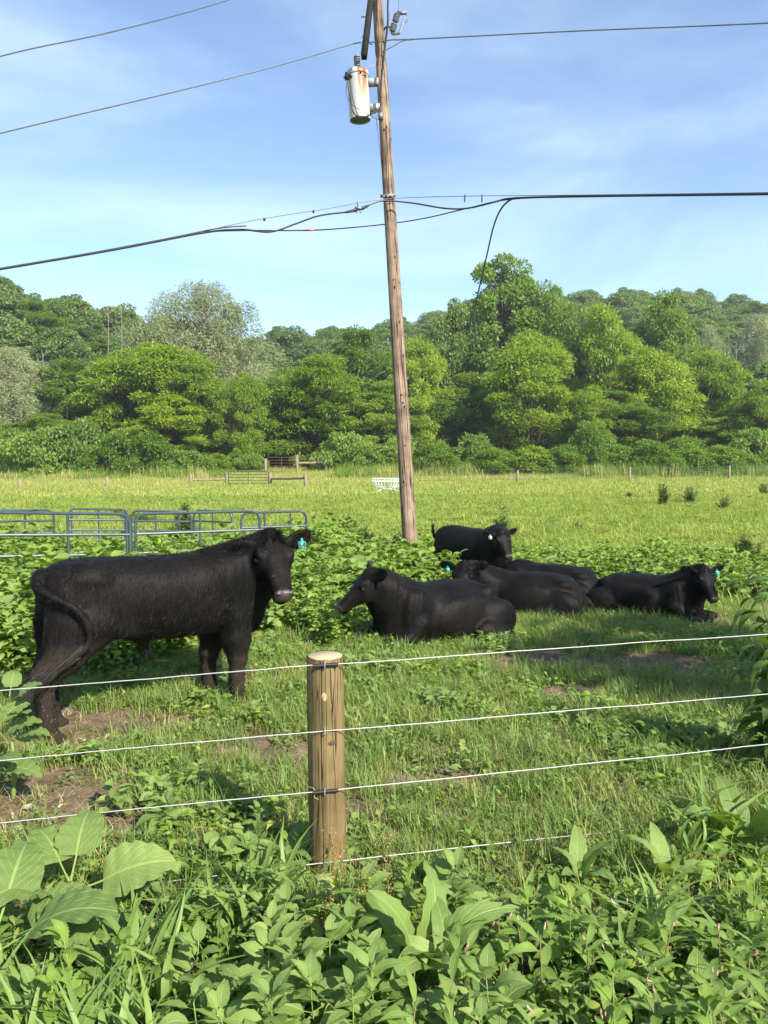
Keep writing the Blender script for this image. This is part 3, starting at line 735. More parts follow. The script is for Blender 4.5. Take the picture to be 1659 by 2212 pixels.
V = np.stack([hx, hy, hz + (fbm(hx * .08, hy * .08, 9, 3) - .5) * 3], -1).reshape(-1, 3)
i = (np.arange(len(ts) - 1)[:, None] * len(pxs) + np.arange(len(pxs) - 1)[None]).ravel()
hme = mesh_np('hill', V, np.stack([i, i + 1, i + len(pxs) + 1, i + len(pxs)], 1), simple_mat('forest_floor', (.03, .04, .016), .95, var=.4, scale=.3), True)
tag(obj('hill', hme), kind='structure')
rng = np.random.default_rng(5)
pts, rots, sc, ix = [], [], [], []
for _ in range(5000):
    px = rng.uniform(-300, 1950); t = rng.random() ** .8 * 1.06
    x, y, z = hill_pt(px, t)
    if any((x - q[0]) ** 2 + (y - q[1]) ** 2 < (3.6 + .006 * y) ** 2 for q in pts): continue
    pts.append((float(x), float(y), float(z) - .8)); s = rng.uniform(.62, 1.08)
    rots.append((0, 0, rng.random() * 6.28)); q_ = 1.0 + .25 * min(1, y / 240); sc.append((s * q_ * rng.uniform(.9, 1.2), s * q_ * rng.uniform(.9, 1.2), s * rng.uniform(.85, 1.1))); ix.append(rng.integers(0, 6))
far_src = []
for k in range(3):
    tr, crn, H, R = T['far%d' % k]
    far_src += [crn]
for v in ('dark0', 'dark1', 'mid0'):
    far_src += [T[v][1]]
scatter('hill_forest', pts, rots, sc, far_src, ix, 'dense green forest covering the hills behind the field', 'forest')
print('hill trees', len(pts))

# a shade tree standing to the right of the camera: its shadow lies over the resting cattle
def shade_tree(loc, var, s, label):
    trunk, crown, H, R = T[var]
    root = empty('shade_tree', loc, 1.0); root.scale = s
    tag(root, label, 'tree')
    obj('trunk', trunk, root); obj('crown', crown, root)
SHADE = True

# ------------------------------------------------------------------ cattle: one continuous skin per animal from a smooth distance field
class Field:
    def __init__(s, lo, hi, h):
        s.lo = np.array(lo, float); s.h = h
        n = np.ceil((np.array(hi) - s.lo) / h).astype(int) + 1
        s.ax = [s.lo[i] + np.arange(n[i]) * h for i in range(3)]
        s.f = np.full(n, 1.0, np.float32)
    def sub(s, lo, hi):
        sl = []
        for i in range(3):
            a = np.searchsorted(s.ax[i], lo[i]); b = np.searchsorted(s.ax[i], hi[i])
            sl.append(slice(max(0, a - 1), min(len(s.ax[i]), b + 1)))
        g = np.meshgrid(*[s.ax[i][sl[i]] for i in range(3)], indexing='ij')
        return tuple(sl), np.stack(g, -1)
    def put(s, sl, d, k, cut=False):
        f = s.f[sl]
        if cut:
            h = np.clip(.5 - .5 * (f + d) / k, 0, 1); r = f * (1 - h) - d * h + k * h * (1 - h)
        else:
            h = np.clip(.5 + .5 * (f - d) / k, 0, 1); r = f * (1 - h) + d * h - k * h * (1 - h)
        s.f[sl] = r
    def ell(s, c, r, k=.05, R=None, cut=False):
        c = np.array(c, float); r = np.array(r, float); m = r.max() + k + .06
        sl, p = s.sub(c - m, c + m); q = p - c
        if R is not None: q = q @ np.array(R).T          # R rows: axes
        k0 = np.linalg.norm(q / r, axis=-1); k1 = np.linalg.norm(q / (r * r), axis=-1) + 1e-6
        s.put(sl, k0 * (k0 - 1) / k1, k, cut)
    def cone(s, a, b, ra, rb, k=.05, cut=False):
        a = np.array(a, float); b = np.array(b, float); m = max(ra, rb) + k + .06
        sl, p = s.sub(np.minimum(a, b) - m, np.maximum(a, b) + m)
        ba = b - a; t = np.clip(((p - a) @ ba) / (ba @ ba), 0, 1)
        s.put(sl, np.linalg.norm(p - a - t[..., None] * ba, axis=-1) - (ra + (rb - ra) * t), k, cut)
    def chain(s, pts, rs, k=.05):
        for i in range(len(pts) - 1): s.cone(pts[i], pts[i + 1], rs[i], rs[i + 1], k)
    def sweep(s, O, F, Vv, W, tab, k=.06, e=2.3, m=.75):
        """tab rows: u, bottom w, top w, half width[, lateral offset]; F, Vv, W unit axes (forward, left, up)."""
        O = np.array(O, float); F = np.array(F, float); Vv = np.array(Vv, float); W = np.array(W, float)
        tab = np.array(tab, float); uu = tab[:, 0]
        cr = []
        for r in tab:
            for ww in (r[1], r[2]):
                for vv in (-r[3], r[3]): cr.append(O + F * r[0] + W * ww + Vv * vv)
        cr = np.array(cr); sl, p = s.sub(cr.min(0) - .12, cr.max(0) + .12); q = p - O
        u = q @ F; v = q @ Vv; ww = q @ W
        uc = np.clip(u, uu[0], uu[-1])
        bo = np.interp(uc, uu, tab[:, 1]); to = np.interp(uc, uu, tab[:, 2]); hw = np.interp(uc, uu, tab[:, 3])
        if tab.shape[1] > 4: v = v - np.interp(uc, uu, tab[:, 4])
        c = (bo + to) / 2; hh = (to - bo) / 2
        rho = (np.abs(v / hw) ** e + np.abs((ww - c) / hh) ** e) ** (1 / e)
        d = (rho - 1) * np.minimum(hw, hh); du = np.abs(u - uc)
        d = np.where(du > 0, np.sqrt(np.maximum(d, 0) ** 2 + du ** 2), d)
        s.put(sl, d, k)
    def mesh(s, smooth=3):
        f = s.f; ins = f < 0
        n = np.array(f.shape) - 1
        cnt = np.zeros(n, np.int8)
        for dx in (0, 1):
            for dy in (0, 1):
                for dz in (0, 1): cnt += ins[dx:dx + n[0], dy:dy + n[1], dz:dz + n[2]]
        act = (cnt > 0) & (cnt < 8)
        idx = np.full(n, -1, np.int64); cells = np.argwhere(act); idx[act] = np.arange(len(cells))
        acc = np.zeros((len(cells), 3)); num = np.zeros(len(cells))
        I, J, K = cells.T
        cor = [(a, b, c) for a in (0, 1) for b in (0, 1) for c in (0, 1)]
        for a in cor:
            for ax in range(3):
                if a[ax]: continue
                b = list(a); b[ax] = 1
                fa = f[I + a[0], J + a[1], K + a[2]]; fb = f[I + b[0], J + b[1], K + b[2]]
                x = (fa < 0) != (fb < 0)
                t = np.where(x, fa / np.where(x, fa - fb, 1), 0)
                pt = np.tile(np.array(a, float), (len(cells), 1)); pt[:, ax] = t
                acc += pt * x[:, None]; num += x
        V = s.lo + (cells + acc / num[:, None]) * s.h
        Fs = []
        for ax in range(3):
            o1, o2 = [(1, 2), (2, 0), (0, 1)][ax]
            a = np.take(ins, range(0, f.shape[ax] - 1), ax); b = np.take(ins, range(1, f.shape[ax]), ax)
            e = np.argwhere(a != b); e = e[(e[:, o1] > 0) & (e[:, o2] > 0) & (e[:, o1] < n[o1]) & (e[:, o2] < n[o2])]
            up = ins[e[:, 0], e[:, 1], e[:, 2]]
            def cell(d1, d2):
                q = e.copy(); q[:, o1] -= d1; q[:, o2] -= d2
                return idx[q[:, 0], q[:, 1], q[:, 2]]
            qd = np.stack([cell(1, 1), cell(0, 1), cell(0, 0), cell(1, 0)], 1)
            qd[~up] = qd[~up][:, ::-1]
            Fs.append(qd[(qd >= 0).all(1)])
        F = np.concatenate(Fs)
        for it in range(smooth):
            A = np.zeros_like(V); c = np.zeros(len(V))
            for k in range(4):
                np.add.at(A, F[:, k], V[F[:, (k + 1) % 4]] + V[F[:, (k + 3) % 4]]); np.add.at(c, F[:, k], 2)
            A /= np.maximum(c, 1)[:, None]
            V = V + (A - V) * (.6 if it % 2 == 0 else .35)
        return V, F

def unit(v): v = np.array(v, float); return v / np.linalg.norm(v)
def head_frame(poll, F, roll=0.0):
    F = unit(F); up = np.array([0, 0, 1.0])
    W = unit(up - F * up.dot(F)); Vv = np.cross(W, F)
    if roll:
        c, s_ = math.cos(roll), math.sin(roll); Vv, W = c * Vv + s_ * W, c * W - s_ * Vv
    return np.array(poll, float), F, Vv, W
def head(fd, fr, s=1.0, earL=None, earR=None):
    """poll at the frame's origin, muzzle at u = .47 s"""
    O, F, Vv, W = fr
    def q(u, v, w_): return O + s * (F * u + Vv * v + W * w_)
    R = np.array([F, Vv, W])
    tab = [(-.03, -.13, .015, .085), (.03, -.17, .05, .118), (.10, -.185, .062, .134), (.17, -.185, .050, .126), (.24, -.165, .034, .096), (.31, -.14, .020, .074),
           (.37, -.125, .012, .068), (.43, -.118, .006, .073), (.465, -.10, -.012, .066), (.485, -.075, -.035, .045)]
    fd.sweep(O, F, Vv, W, [tuple(s * x for x in r) for r in tab], k=.03, e=2.35)
    fd.ell(q(.01, 0, .035), s * np.array([.075, .07, .055]), .03, R)                 # poll
    for sg in (-1, 1):
        fd.ell(q(.135, sg * .108, .022), s * np.array([.055, .03, .03]), .02, R)      # brow
        fd.ell(q(.165, sg * .136, -.018), s * np.array([.036, .022, .026]), .012, R, cut=True)   # socket
        fd.ell(q(.165, sg * .116, -.018), s * np.array([.030, .020, .022]), .010, R)  # lids
        fd.ell(q(.16, sg * .085, -.115), s * np.array([.085, .04, .075]), .03, R)     # jaw
        fd.ell(q(.30, sg * .05, -.02), s * np.array([.09, .022, .03]), .03, R)        # nose bone side
        fd.ell(q(.455, sg * .044, -.022), s * np.array([.028, .024, .026]), .015, R)  # nostril wing
        fd.ell(q(.482, sg * .046, -.030), s * np.array([.020, .013, .017]), .006, R, cut=True)
    fd.ell(q(.425, 0, -.108), s * np.array([.05, .055, .026]), .02, R)                # lower lip
    for sg in (-1, 1): fd.cone(q(.47, sg * .03, -.088), q(.33, sg * .085, -.098), .005 * s, .006 * s, .008, cut=True)  # mouth
    for sg, e in ((1, earL), (-1, earR)):
        e = e or (-.12, .95 * sg, -.1)
        d = unit(F * e[0] + Vv * e[1] + W * e[2])
        b = q(.02, sg * .098, -.005)
        nrm = unit(F * .85 + W * .35 - d * (F * .85 + W * .35).dot(d)); wd = np.cross(nrm, d)
        Re = np.array([d, wd, nrm])
        fd.cone(b - d * .01 * s, b + d * .05 * s, .032 * s, .030 * s, .025)
        fd.ell(b + d * .125 * s, s * np.array([.115, .068, .022]), .02, Re)
        fd.ell(b + d * .135 * s + nrm * .022 * s, s * np.array([.085, .044, .016]), .012, Re, cut=True)
def strands(name, parent, roots, dirs, lens, mat, w_=.0022, sag=.3, rng=None, seg=4, curl=.15):
    rng = rng or np.random.default_rng(1)
    roots = np.asarray(roots, float); n = len(roots); D = norm(np.asarray(dirs, float)); lens = np.broadcast_to(lens, (n,))
    side = norm(np.cross(D, rng.normal(size=(n, 3))))
    rows = []
    cu = rng.normal(size=(n, 3)) * curl
    for j in range(seg + 1):
        t = j / seg
        c = roots + D * (lens * t)[:, None] + np.array([0, 0, -1.]) * (lens * sag * t * t)[:, None] + cu * (lens * t * t)[:, None]
        wj = w_ * (1 - .85 * t)
        rows += [c - side * wj, c + side * wj]
    V = np.stack(rows, 1).reshape(-1, 3); k = 2 * (seg + 1)
    b = np.arange(n)[:, None] * k
    F = np.concatenate([np.stack([b + 2 * j, b + 2 * j + 1, b + 2 * j + 3, b + 2 * j + 2], -1).reshape(-1, 4) for j in range(seg)])
    return tag(obj(name, mesh_np(name, V, F, mat, True), parent), kind='stuff')
def finish_cow(fd, root, fr, s, mudf, smooth=3, name='body', nh=9000, wrinkle=None, hl=.026, hw_=.0010):
    V, F = fd.mesh(smooth)
    O, Fw, Vv, W = fr
    nr = np.cross(V[F[:, 2]] - V[F[:, 0]], V[F[:, 3]] - V[F[:, 1]])
    vn = np.zeros_like(V)
    for k in range(4): np.add.at(vn, F[:, k], nr)
    vn = norm(vn)
    body_ = np.linalg.norm(V - (O + s * .25 * Fw), axis=1) > .34 * s
    V = V + vn * ((fbm(V[:, 0] * 8 + V[:, 1] * 6, V[:, 2] * 7 + V[:, 1] * 3, 17, 3) - .5) * .016 * body_)[:, None]
    if wrinkle is not None: V = V + vn * wrinkle(V)[:, None]
    rng = np.random.default_rng(len(V))
    hd = np.linalg.norm(V - (O + s * .25 * Fw), axis=1) > .3 * s
    pick = rng.choice(np.nonzero(hd & (V[:, 2] > .12))[0], nh)
    nn = vn[pick]; lie = np.array([-.55, 0, -.8]) + rng.normal(size=(nh, 3)) * .22
    lie = norm(lie - nn * (lie * nn).sum(1)[:, None])
    strands('coat_hair', root, V[pick] + rng.normal(size=(nh, 3)) * .004 - nn * .002, lie + nn * rng.uniform(.06, .3, (nh, 1)), hl * rng.uniform(.5, 1.3, nh), M['hair'], hw_, .10, rng, 2, .1)
    q = (V - O) / s; u = q @ Fw; v = q @ Vv; ww = q @ W
    nose = sstep(.438, .462, u) * sstep(-.078, -.062, ww) * (np.abs(v) < .09) * (u < .52)
    me = mesh_np(name, V, F, M['coat'], True, attrs={'nose': nose, 'mud': mudf(V)})
    b = obj(name, me, root)
    for sg in (-1, 1):
        c = O + s * (Fw * .166 + Vv * sg * .120 + W * (-.018))
        bm = MB().lathe([(.0001, -.019)] + [(.019 * math.sin(a), -.019 * math.cos(a)) for a in np.linspace(.4, 2.75, 7)] + [(.0001, .019)], 12)
        e = bm.build('eye', M['eye'], root); e.location = c; e.scale = (s, s, s)
    return b
def poll_hair(root, fr, s, rng, n=260, L=.07, up=.5):
    O, F, Vv, W = fr
    a = rng.uniform(-1, 1, (n, 2))
    r = O + s * (F * (.00 + .055 * a[:, :1]) + Vv * (.062 * a[:, 1:]) + W * .068 * (1 - .5 * a[:, 1:] ** 2))
    d = F * .8 + W * up + Vv * a[:, 1:] * .9 + rng.normal(size=(n, 3)) * .25
    strands('hair', root, r, d, L * s * rng.uniform(.5, 1.2, n), M['hair'], .0032, .25, rng)
def ear_hair(root, fr, s, sg, e, rng, n=240):
    O, F, Vv, W = fr
    d = unit(F * e[0] + Vv * e[1] + W * e[2]); b = O + s * (F * .02 + Vv * sg * .098 - W * .005)
    nrm = unit(F * .85 + W * .35 - d * (F * .85 + W * .35).dot(d)); wd = np.cross(nrm, d)
    th = rng.uniform(0, 6.283, n); k = rng.uniform(.72, 1.0, n)
    r = b + d * .125 * s + s * (np.cos(th)[:, None] * d * .113 * k[:, None] + np.sin(th)[:, None] * wd * .056 * k[:, None])
    r = r[(np.cos(th) > -.75)]; th = th[np.cos(th) > -.75]
    dd = np.cos(th)[:, None] * d * .8 + np.sin(th)[:, None] * wd + d * .25 + nrm * .2 + rng.normal(size=(len(r), 3)) * .25
    strands('hair', root, r, dd, .036 * s * rng.uniform(.5, 1.2, len(r)), M['hair'], .0028, .15, rng, 3)
def ear_tag(root, fr, s, sg, e, mat, text=None, face=None, out_=.13, size=.055):
    O, F, Vv, W = fr
    d = unit(F * e[0] + Vv * e[1] + W * e[2]); b = O + s * (F * .02 + Vv * sg * .098 - W * .005) + d * out_ * s
    nrm = unit(face); upv = unit(np.array([0, 0, 1.]) - nrm * nrm[2]); rt = np.cross(upv, nrm)
    c = b - upv * .045 * s + nrm * .032
    pr = [(-.5, -.55), (-.42, -.62), (.42, -.62), (.5, -.55), (.5, .2), (.42, .33), (.17, .36), (.12, .75), (-.12, .75), (-.17, .36), (-.42, .33), (-.5, .2)]
    k = len(pr); z = .0016
    V = np.array([[x * size, y * size, -z] for x, y in pr] + [[x * size, y * size, z] for x, y in pr])
    Fs = [np.array([list(range(k))[::-1], list(range(k, 2 * k))]), np.array([[i, (i + 1) % k, k + (i + 1) % k, k + i] for i in range(k)])]
    t = obj('ear_tag', mesh_np('ear_tag', V, Fs, mat), root)
    t.matrix_local = Matrix(((rt[0], upv[0], nrm[0], c[0]), (rt[1], upv[1], nrm[1], c[1]), (rt[2], upv[2], nrm[2], c[2]), (0, 0, 0, 1)))
    if text:
        cu = bpy.data.curves.new('tag_number', 'FONT'); cu.body = text; cu.size = size * .98; cu.align_x = 'CENTER'; cu.align_y = 'CENTER'; cu.extrude = .0008; cu.offset = .0006
        cu.materials.append(M['ink'])
        tmp = bpy.data.objects.new('tag_number', cu); COL.objects.link(tmp)
        dg = bpy.context.evaluated_depsgraph_get(); me = bpy.data.meshes.new_from_object(tmp.evaluated_get(dg)); bpy.data.objects.remove(tmp)
        obj('tag_number', me, t, (0, -.13 * size, .003))
    else:
        MB().lathe([(.0001, 0), (.007, 0), (.006, .004), (.0001, .005)], 10).build('stud', M['ink'], t).location = (0, .48 * size, z)
def face_dir(root):      # direction from the animal towards the camera in its own frame
    v = Matrix.Rotation(-root.rotation_euler.z, 3, 'Z') @ (Vector((0, 0, 1.3)) - root.location)
    return np.array(v.normalized())
def loc_dir(rz, v): return np.array(Matrix.Rotation(-rz, 3, 'Z') @ Vector(v))
def loc_pt(root, p):
    return np.array(Matrix.Rotation(-root.rotation_euler.z, 3, 'Z') @ ((Vector(p) - root.location))) / root.scale[0]

def standing_legs(fd, hip, sh, g=0.0, thick=1.0, spread=((-.02, .05), (.03, -.03))):
    """hip, sh: (x, half width); spread: fore-aft shift of (right, left) hind and fore feet"""
    for sg, dh, df in ((-1, spread[0][0], spread[1][0]), (1, spread[0][1], spread[1][1])):
        x, y = hip; y *= sg
        fd.ell((x + .03, y * .95, .86), (.23, .115, .28), .08)
        fd.ell((x - .10, y, .70), (.15, .10, .22), .07)
        fd.chain([(x + .04, y, .74), (x - .09 + dh * .4, y * 1.08, .55), (x - .17 + dh, y * 1.08, .44)], [.15, .095, .062 * thick], .06)
        fd.ell((x - .185 + dh, y * 1.08, .45), (.045, .036, .06), .03)
        fd.chain([(x - .17 + dh, y * 1.08, .43), (x - .165 + dh, y * 1.08, .30), (x - .155 + dh, y * 1.08, .135)], [.055 * thick, .042 * thick, .045 * thick], .03)
        fd.ell((x - .150 + dh, y * 1.08, .125), (.055, .05, .048), .02)
        fd.cone((x - .150 + dh, y * 1.08, .12), (x - .12 + dh, y * 1.08, .045), .043, .052, .02)
        fd.cone((x - .125 + dh, y * 1.08, .03), (x - .07 + dh, y * 1.08, .025), .048, .036, .015)
        x, y = sh; y *= sg
        fd.ell((x + .03, y * .95, .86), (.17, .085, .25), .07)
        fd.ell((x + .05, y, .68), (.11, .075, .13), .06)
        fd.chain([(x + .02, y * 1.0, .68), (x + .02 + df * .5, y * .98, .50), (x + .03 + df, y * .95, .37)], [.098, .072 * thick, .055 * thick], .05)
        fd.ell((x + .04 + df, y * .95, .36), (.05, .048, .055), .02)
        fd.chain([(x + .03 + df, y * .95, .35), (x + .02 + df, y * .95, .24), (x + .02 + df, y * .95, .13)], [.047 * thick, .039 * thick, .042 * thick], .03)
        fd.ell((x + .025 + df, y * .95, .125), (.05, .047, .045), .02)
        fd.cone((x + .025 + df, y * .95, .12), (x + .055 + df, y * .95, .045), .041, .05, .02)
        fd.cone((x + .045 + df, y * .95, .03), (x + .10 + df, y * .95, .025), .046, .034, .015)

STAND_TAB = [(-.80, .86, 1.02, .09), (-.765, .76, 1.10, .15), (-.70, .66, 1.145, .20), (-.58, .60, 1.165, .235), (-.42, .575, 1.17, .25), (-.2, .565, 1.155, .27), (.05, .535, 1.145, .285), (.28, .53, 1.155, .28), (.48, .54, 1.17, .245), (.62, .56, 1.17, .205), (.72, .60, 1.13, .15), (.78, .68, 1.04, .09)]
CATTLE = {}
def steer():
    th = rad(36)
    root = empty('steer', (-1.575, 5.33, 0), th)
    root.location.z = float(gz(-1.575, 5.33)) - .02
    root.scale = (.98,) * 3
    tag(root, 'large black steer standing at the left with muddy legs and a teal ear tag', 'cow', 'herd of black cattle')
    fd = Field((-1.02, -.75, -.02), (1.12, .45, 1.42), .0145)
    fd.sweep((0, 0, 0), (1, 0, 0), (0, 1, 0), (0, 0, 1), [(a, b + .02 * math.cos(min(1.5, abs(a))) + .035 * math.exp(-((a + .42) / .14) ** 2) , c, d) for a, b, c, d in STAND_TAB], .08, 2.35)
    standing_legs(fd, (-.56, .145), (.50, .15), thick=1.38, spread=((-.09, .0), (-.0, -.10)))
    # hip bones, ribs, brisket, sheath
    for sg in (-1, 1): fd.ell((-.52, sg * .19, 1.06), (.10, .06, .06), .07); fd.ell((-.75, sg * .08, 1.02), (.06, .05, .06), .06)
    fd.ell((.66, 0, .66), (.16, .12, .16), .08)
    fd.cone((-.16, 0, .62), (-.12, 0, .54), .05, .032, .05); fd.cone((-.12, 0, .55), (-.10, 0, .46), .026, .016, .03)
    fd.cone((-.42, -.20, .74), (-.28, -.20, .68), .05, .03, .08)     # flank fold
    hp = loc_pt(root, P(583, 1168, 5.62)); F = loc_dir(th, (.38, -.86, -.80))
    fr = head_frame(hp, F, rad(-3)); s = 1.10
    O, Fw, Vv, W = fr
    # neck bending to the right, shoulder crest
    base = np.array([.50, 0, .98]); nk = O - Fw * .0 - W * .07
    mid = (base + nk) / 2 + np.array([.06, .03, -.01])
    fd.chain([base, mid, nk], [.185, .15, .12], .10)
    fd.chain([(.58, 0, .78), mid + [.02, -.02, -.14], O + Fw * .14 - W * .14], [.19, .15, .09], .10)
    fd.chain([(.42, 0, 1.10), mid + [-.02, .02, .07], O - Fw * .02], [.05, .055, .06], .08)
    eL = (-.35, .92, .33); eR = (-.25, -.95, -.62)
    eL = (-.28, .95, .06); eR = (.02, -.92, -.38)
    head(fd, fr, s, eL, eR)
    # tail: hangs from the tail head, swings over the right flank
    tp = [np.array(q) for q in ((-.76, 0, 1.09), (-.815, -.06, 1.08), (-.835, -.16, 1.02), (-.75, -.255, .955), (-.64, -.295, .88), (-.575, -.312, .77), (-.57, -.312, .67), (-.64, -.315, .60), (-.72, -.315, .56))]
    tc = bez(tp, 24); fd.chain(tc, np.interp(np.arange(len(tc)), [0, 5, len(tc) - 1], [.040, .026, .018]), .02)
    def mud(V):
        z = V[:, 2]; b = 1.05 * (1 - sstep(.18, .50, z)) + .55 * (1 - sstep(.45, .80, z)) * sstep(.5, -.45, V[:, 0]) + .42 * (1 - sstep(.5, .85, z))
        d = np.min(np.linalg.norm(V[:, None] - tc[None], axis=2), axis=1)
        return np.maximum(np.clip(b, 0, 1), .36 * (d < .045))
    finish_cow(fd, root, fr, s, mud, nh=30000, hw_=.0015, hl=.034, wrinkle=lambda V: .0014 * np.sin(V[:, 0] * 85 + np.sin(V[:, 2] * 9) * 1.5) * sstep(.25, .45, V[:, 0]) * (1 - sstep(.70, .8, V[:, 0])) * sstep(.75, .9, V[:, 2]))
    rng = np.random.default_rng(3)
    poll_hair(root, fr, s, rng, 340, .085, .9); ear_hair(root, fr, s, 1, eL, rng); ear_hair(root, fr, s, -1, eR, rng)
    # tail switch: wet clumped hair
    n = 170; k = rng.integers(len(tc) - 5, len(tc), n); rt = tc[k] + rng.normal(size=(n, 3)) * .012
    end = np.array([-1.0, -.32, .42]); strands('tail_hair', root, rt, end - rt + rng.normal(size=(n, 3)) * .025, np.linalg.norm(end - rt, axis=1) * rng.uniform(.65, 1.15, n), M['muddyhair'], .0034, .10, rng, 6, .05)
    # hair under the sheath
    strands('belly_hair', root, np.array([[-.10, 0, .47]]) + rng.normal(size=(50, 3)) * .02, np.array([[0, 0, -1.]]) + rng.normal(size=(50, 3)) * .25, rng.uniform(.04, .13, 50), M['hair'], .002, .1, rng)
    # crest hair along the neck
    n = 500; t = rng.random(n)[:, None]; c = np.array([.30, 0, 1.165]) * (1 - t) + (O + W * .02 - Fw * .03) * t; c = c + rng.normal(size=(n, 3)) * [.03, .04, .008]
    strands('crest_hair', root, c, np.array([[.1, 0, .55]]) + rng.normal(size=(n, 3)) * .5, rng.uniform(.02, .045, n), M['hair'], .002, .2, rng, 2)
    ear_tag(root, fr, s, 1, eL, M['tag'], '64', face_dir(root), .135, .062)
    # burrs and flies round the eye
    for a, b_, c_ in ((.12, -.112, .02), (.17, -.118, .015), (.15, -.07, .045), (.34, -.055, .018)):
        MB().lathe([(.0001, 0), (.004, .0015), (.0035, .004), (.0001, .005)], 7).build('burr', M['straw'], root).location = O + s * (Fw * a + Vv * b_ + W * c_)
steer()
CALF_TAB = STAND_TAB
def standing_calf():
    th = rad(-52)
    root = empty('heifer', (1.36, 11.75, 0), th); root.location.z = float(gz(1.36, 11.75)) - .02
    root.scale = (.90,) * 3
    tag(root, 'black heifer standing behind the resting cattle right of the utility pole', 'cow', 'herd of black cattle')
    fd = Field((-1.02, -.62, -.02), (1.35, .62, 1.40), .0185)
    fd.sweep((0, 0, 0), (1, 0, 0), (0, 1, 0), (0, 0, 1), [(a, b - .05, c, d * 1.12) for a, b, c, d in STAND_TAB], .08, 2.25)
    standing_legs(fd, (-.56, .15), (.50, .15), spread=((-.02, .05), (.03, -.04)))
    fd.ell((.66, 0, .64), (.18, .14, .17), .08)
    hp = loc_pt(root, P(1081, 1152, 11.0)); F = loc_dir(th, (.30, -.85, -1.0)); fr = head_frame(hp, F, rad(4)); s = .95
    O, Fw, Vv, W = fr
    nk = O - W * .07; base = np.array([.5, 0, .96]); mid = (base + nk) / 2 + np.array([.02, 0, .03])
    fd.chain([base, mid, nk], [.21, .17, .115], .10); fd.chain([(.55, 0, .78), mid + [0, 0, -.13], O + Fw * .13 - W * .13], [.2, .14, .07], .1)
    fd.chain([(.42, 0, 1.11), mid + [0, 0, .1], O - Fw * .02], [.06, .06, .06], .09)
    eL = (-.25, .96, .08); eR = (-.2, -.95, -.02)
    head(fd, fr, s, eL, eR)
    tp = [np.array(q) for q in ((-.78, 0, 1.06), (-.86, 0, 1.00), (-.90, -.05, .92), (-.90, -.10, 1.02), (-.88, -.13, 1.12))]
    tc = bez(tp, 16); fd.chain(tc, np.linspace(.035, .018, len(tc)), .02)
    finish_cow(fd, root, fr, s, lambda V: np.clip(.7 * (1 - sstep(.2, .5, V[:, 2])), 0, 1))
    rng = np.random.default_rng(8); poll_hair(root, fr, s, rng, 120); ear_hair(root, fr, s, 1, eL, rng, 120); ear_hair(root, fr, s, -1, eR, rng, 120)
    rt = tc[-6:][rng.integers(0, 6, 120)] + rng.normal(size=(120, 3)) * .012
    strands('tail_hair', root, rt, np.array([[.05, .0, .8]]) + rng.normal(size=(120, 3)) * .3, rng.uniform(.06, .16, 120), M['hair'], .004, .3, rng)
    ear_tag(root, fr, s, -1, eR, M['tagwhite'], None, face_dir(root), .09, .06)
standing_calf()

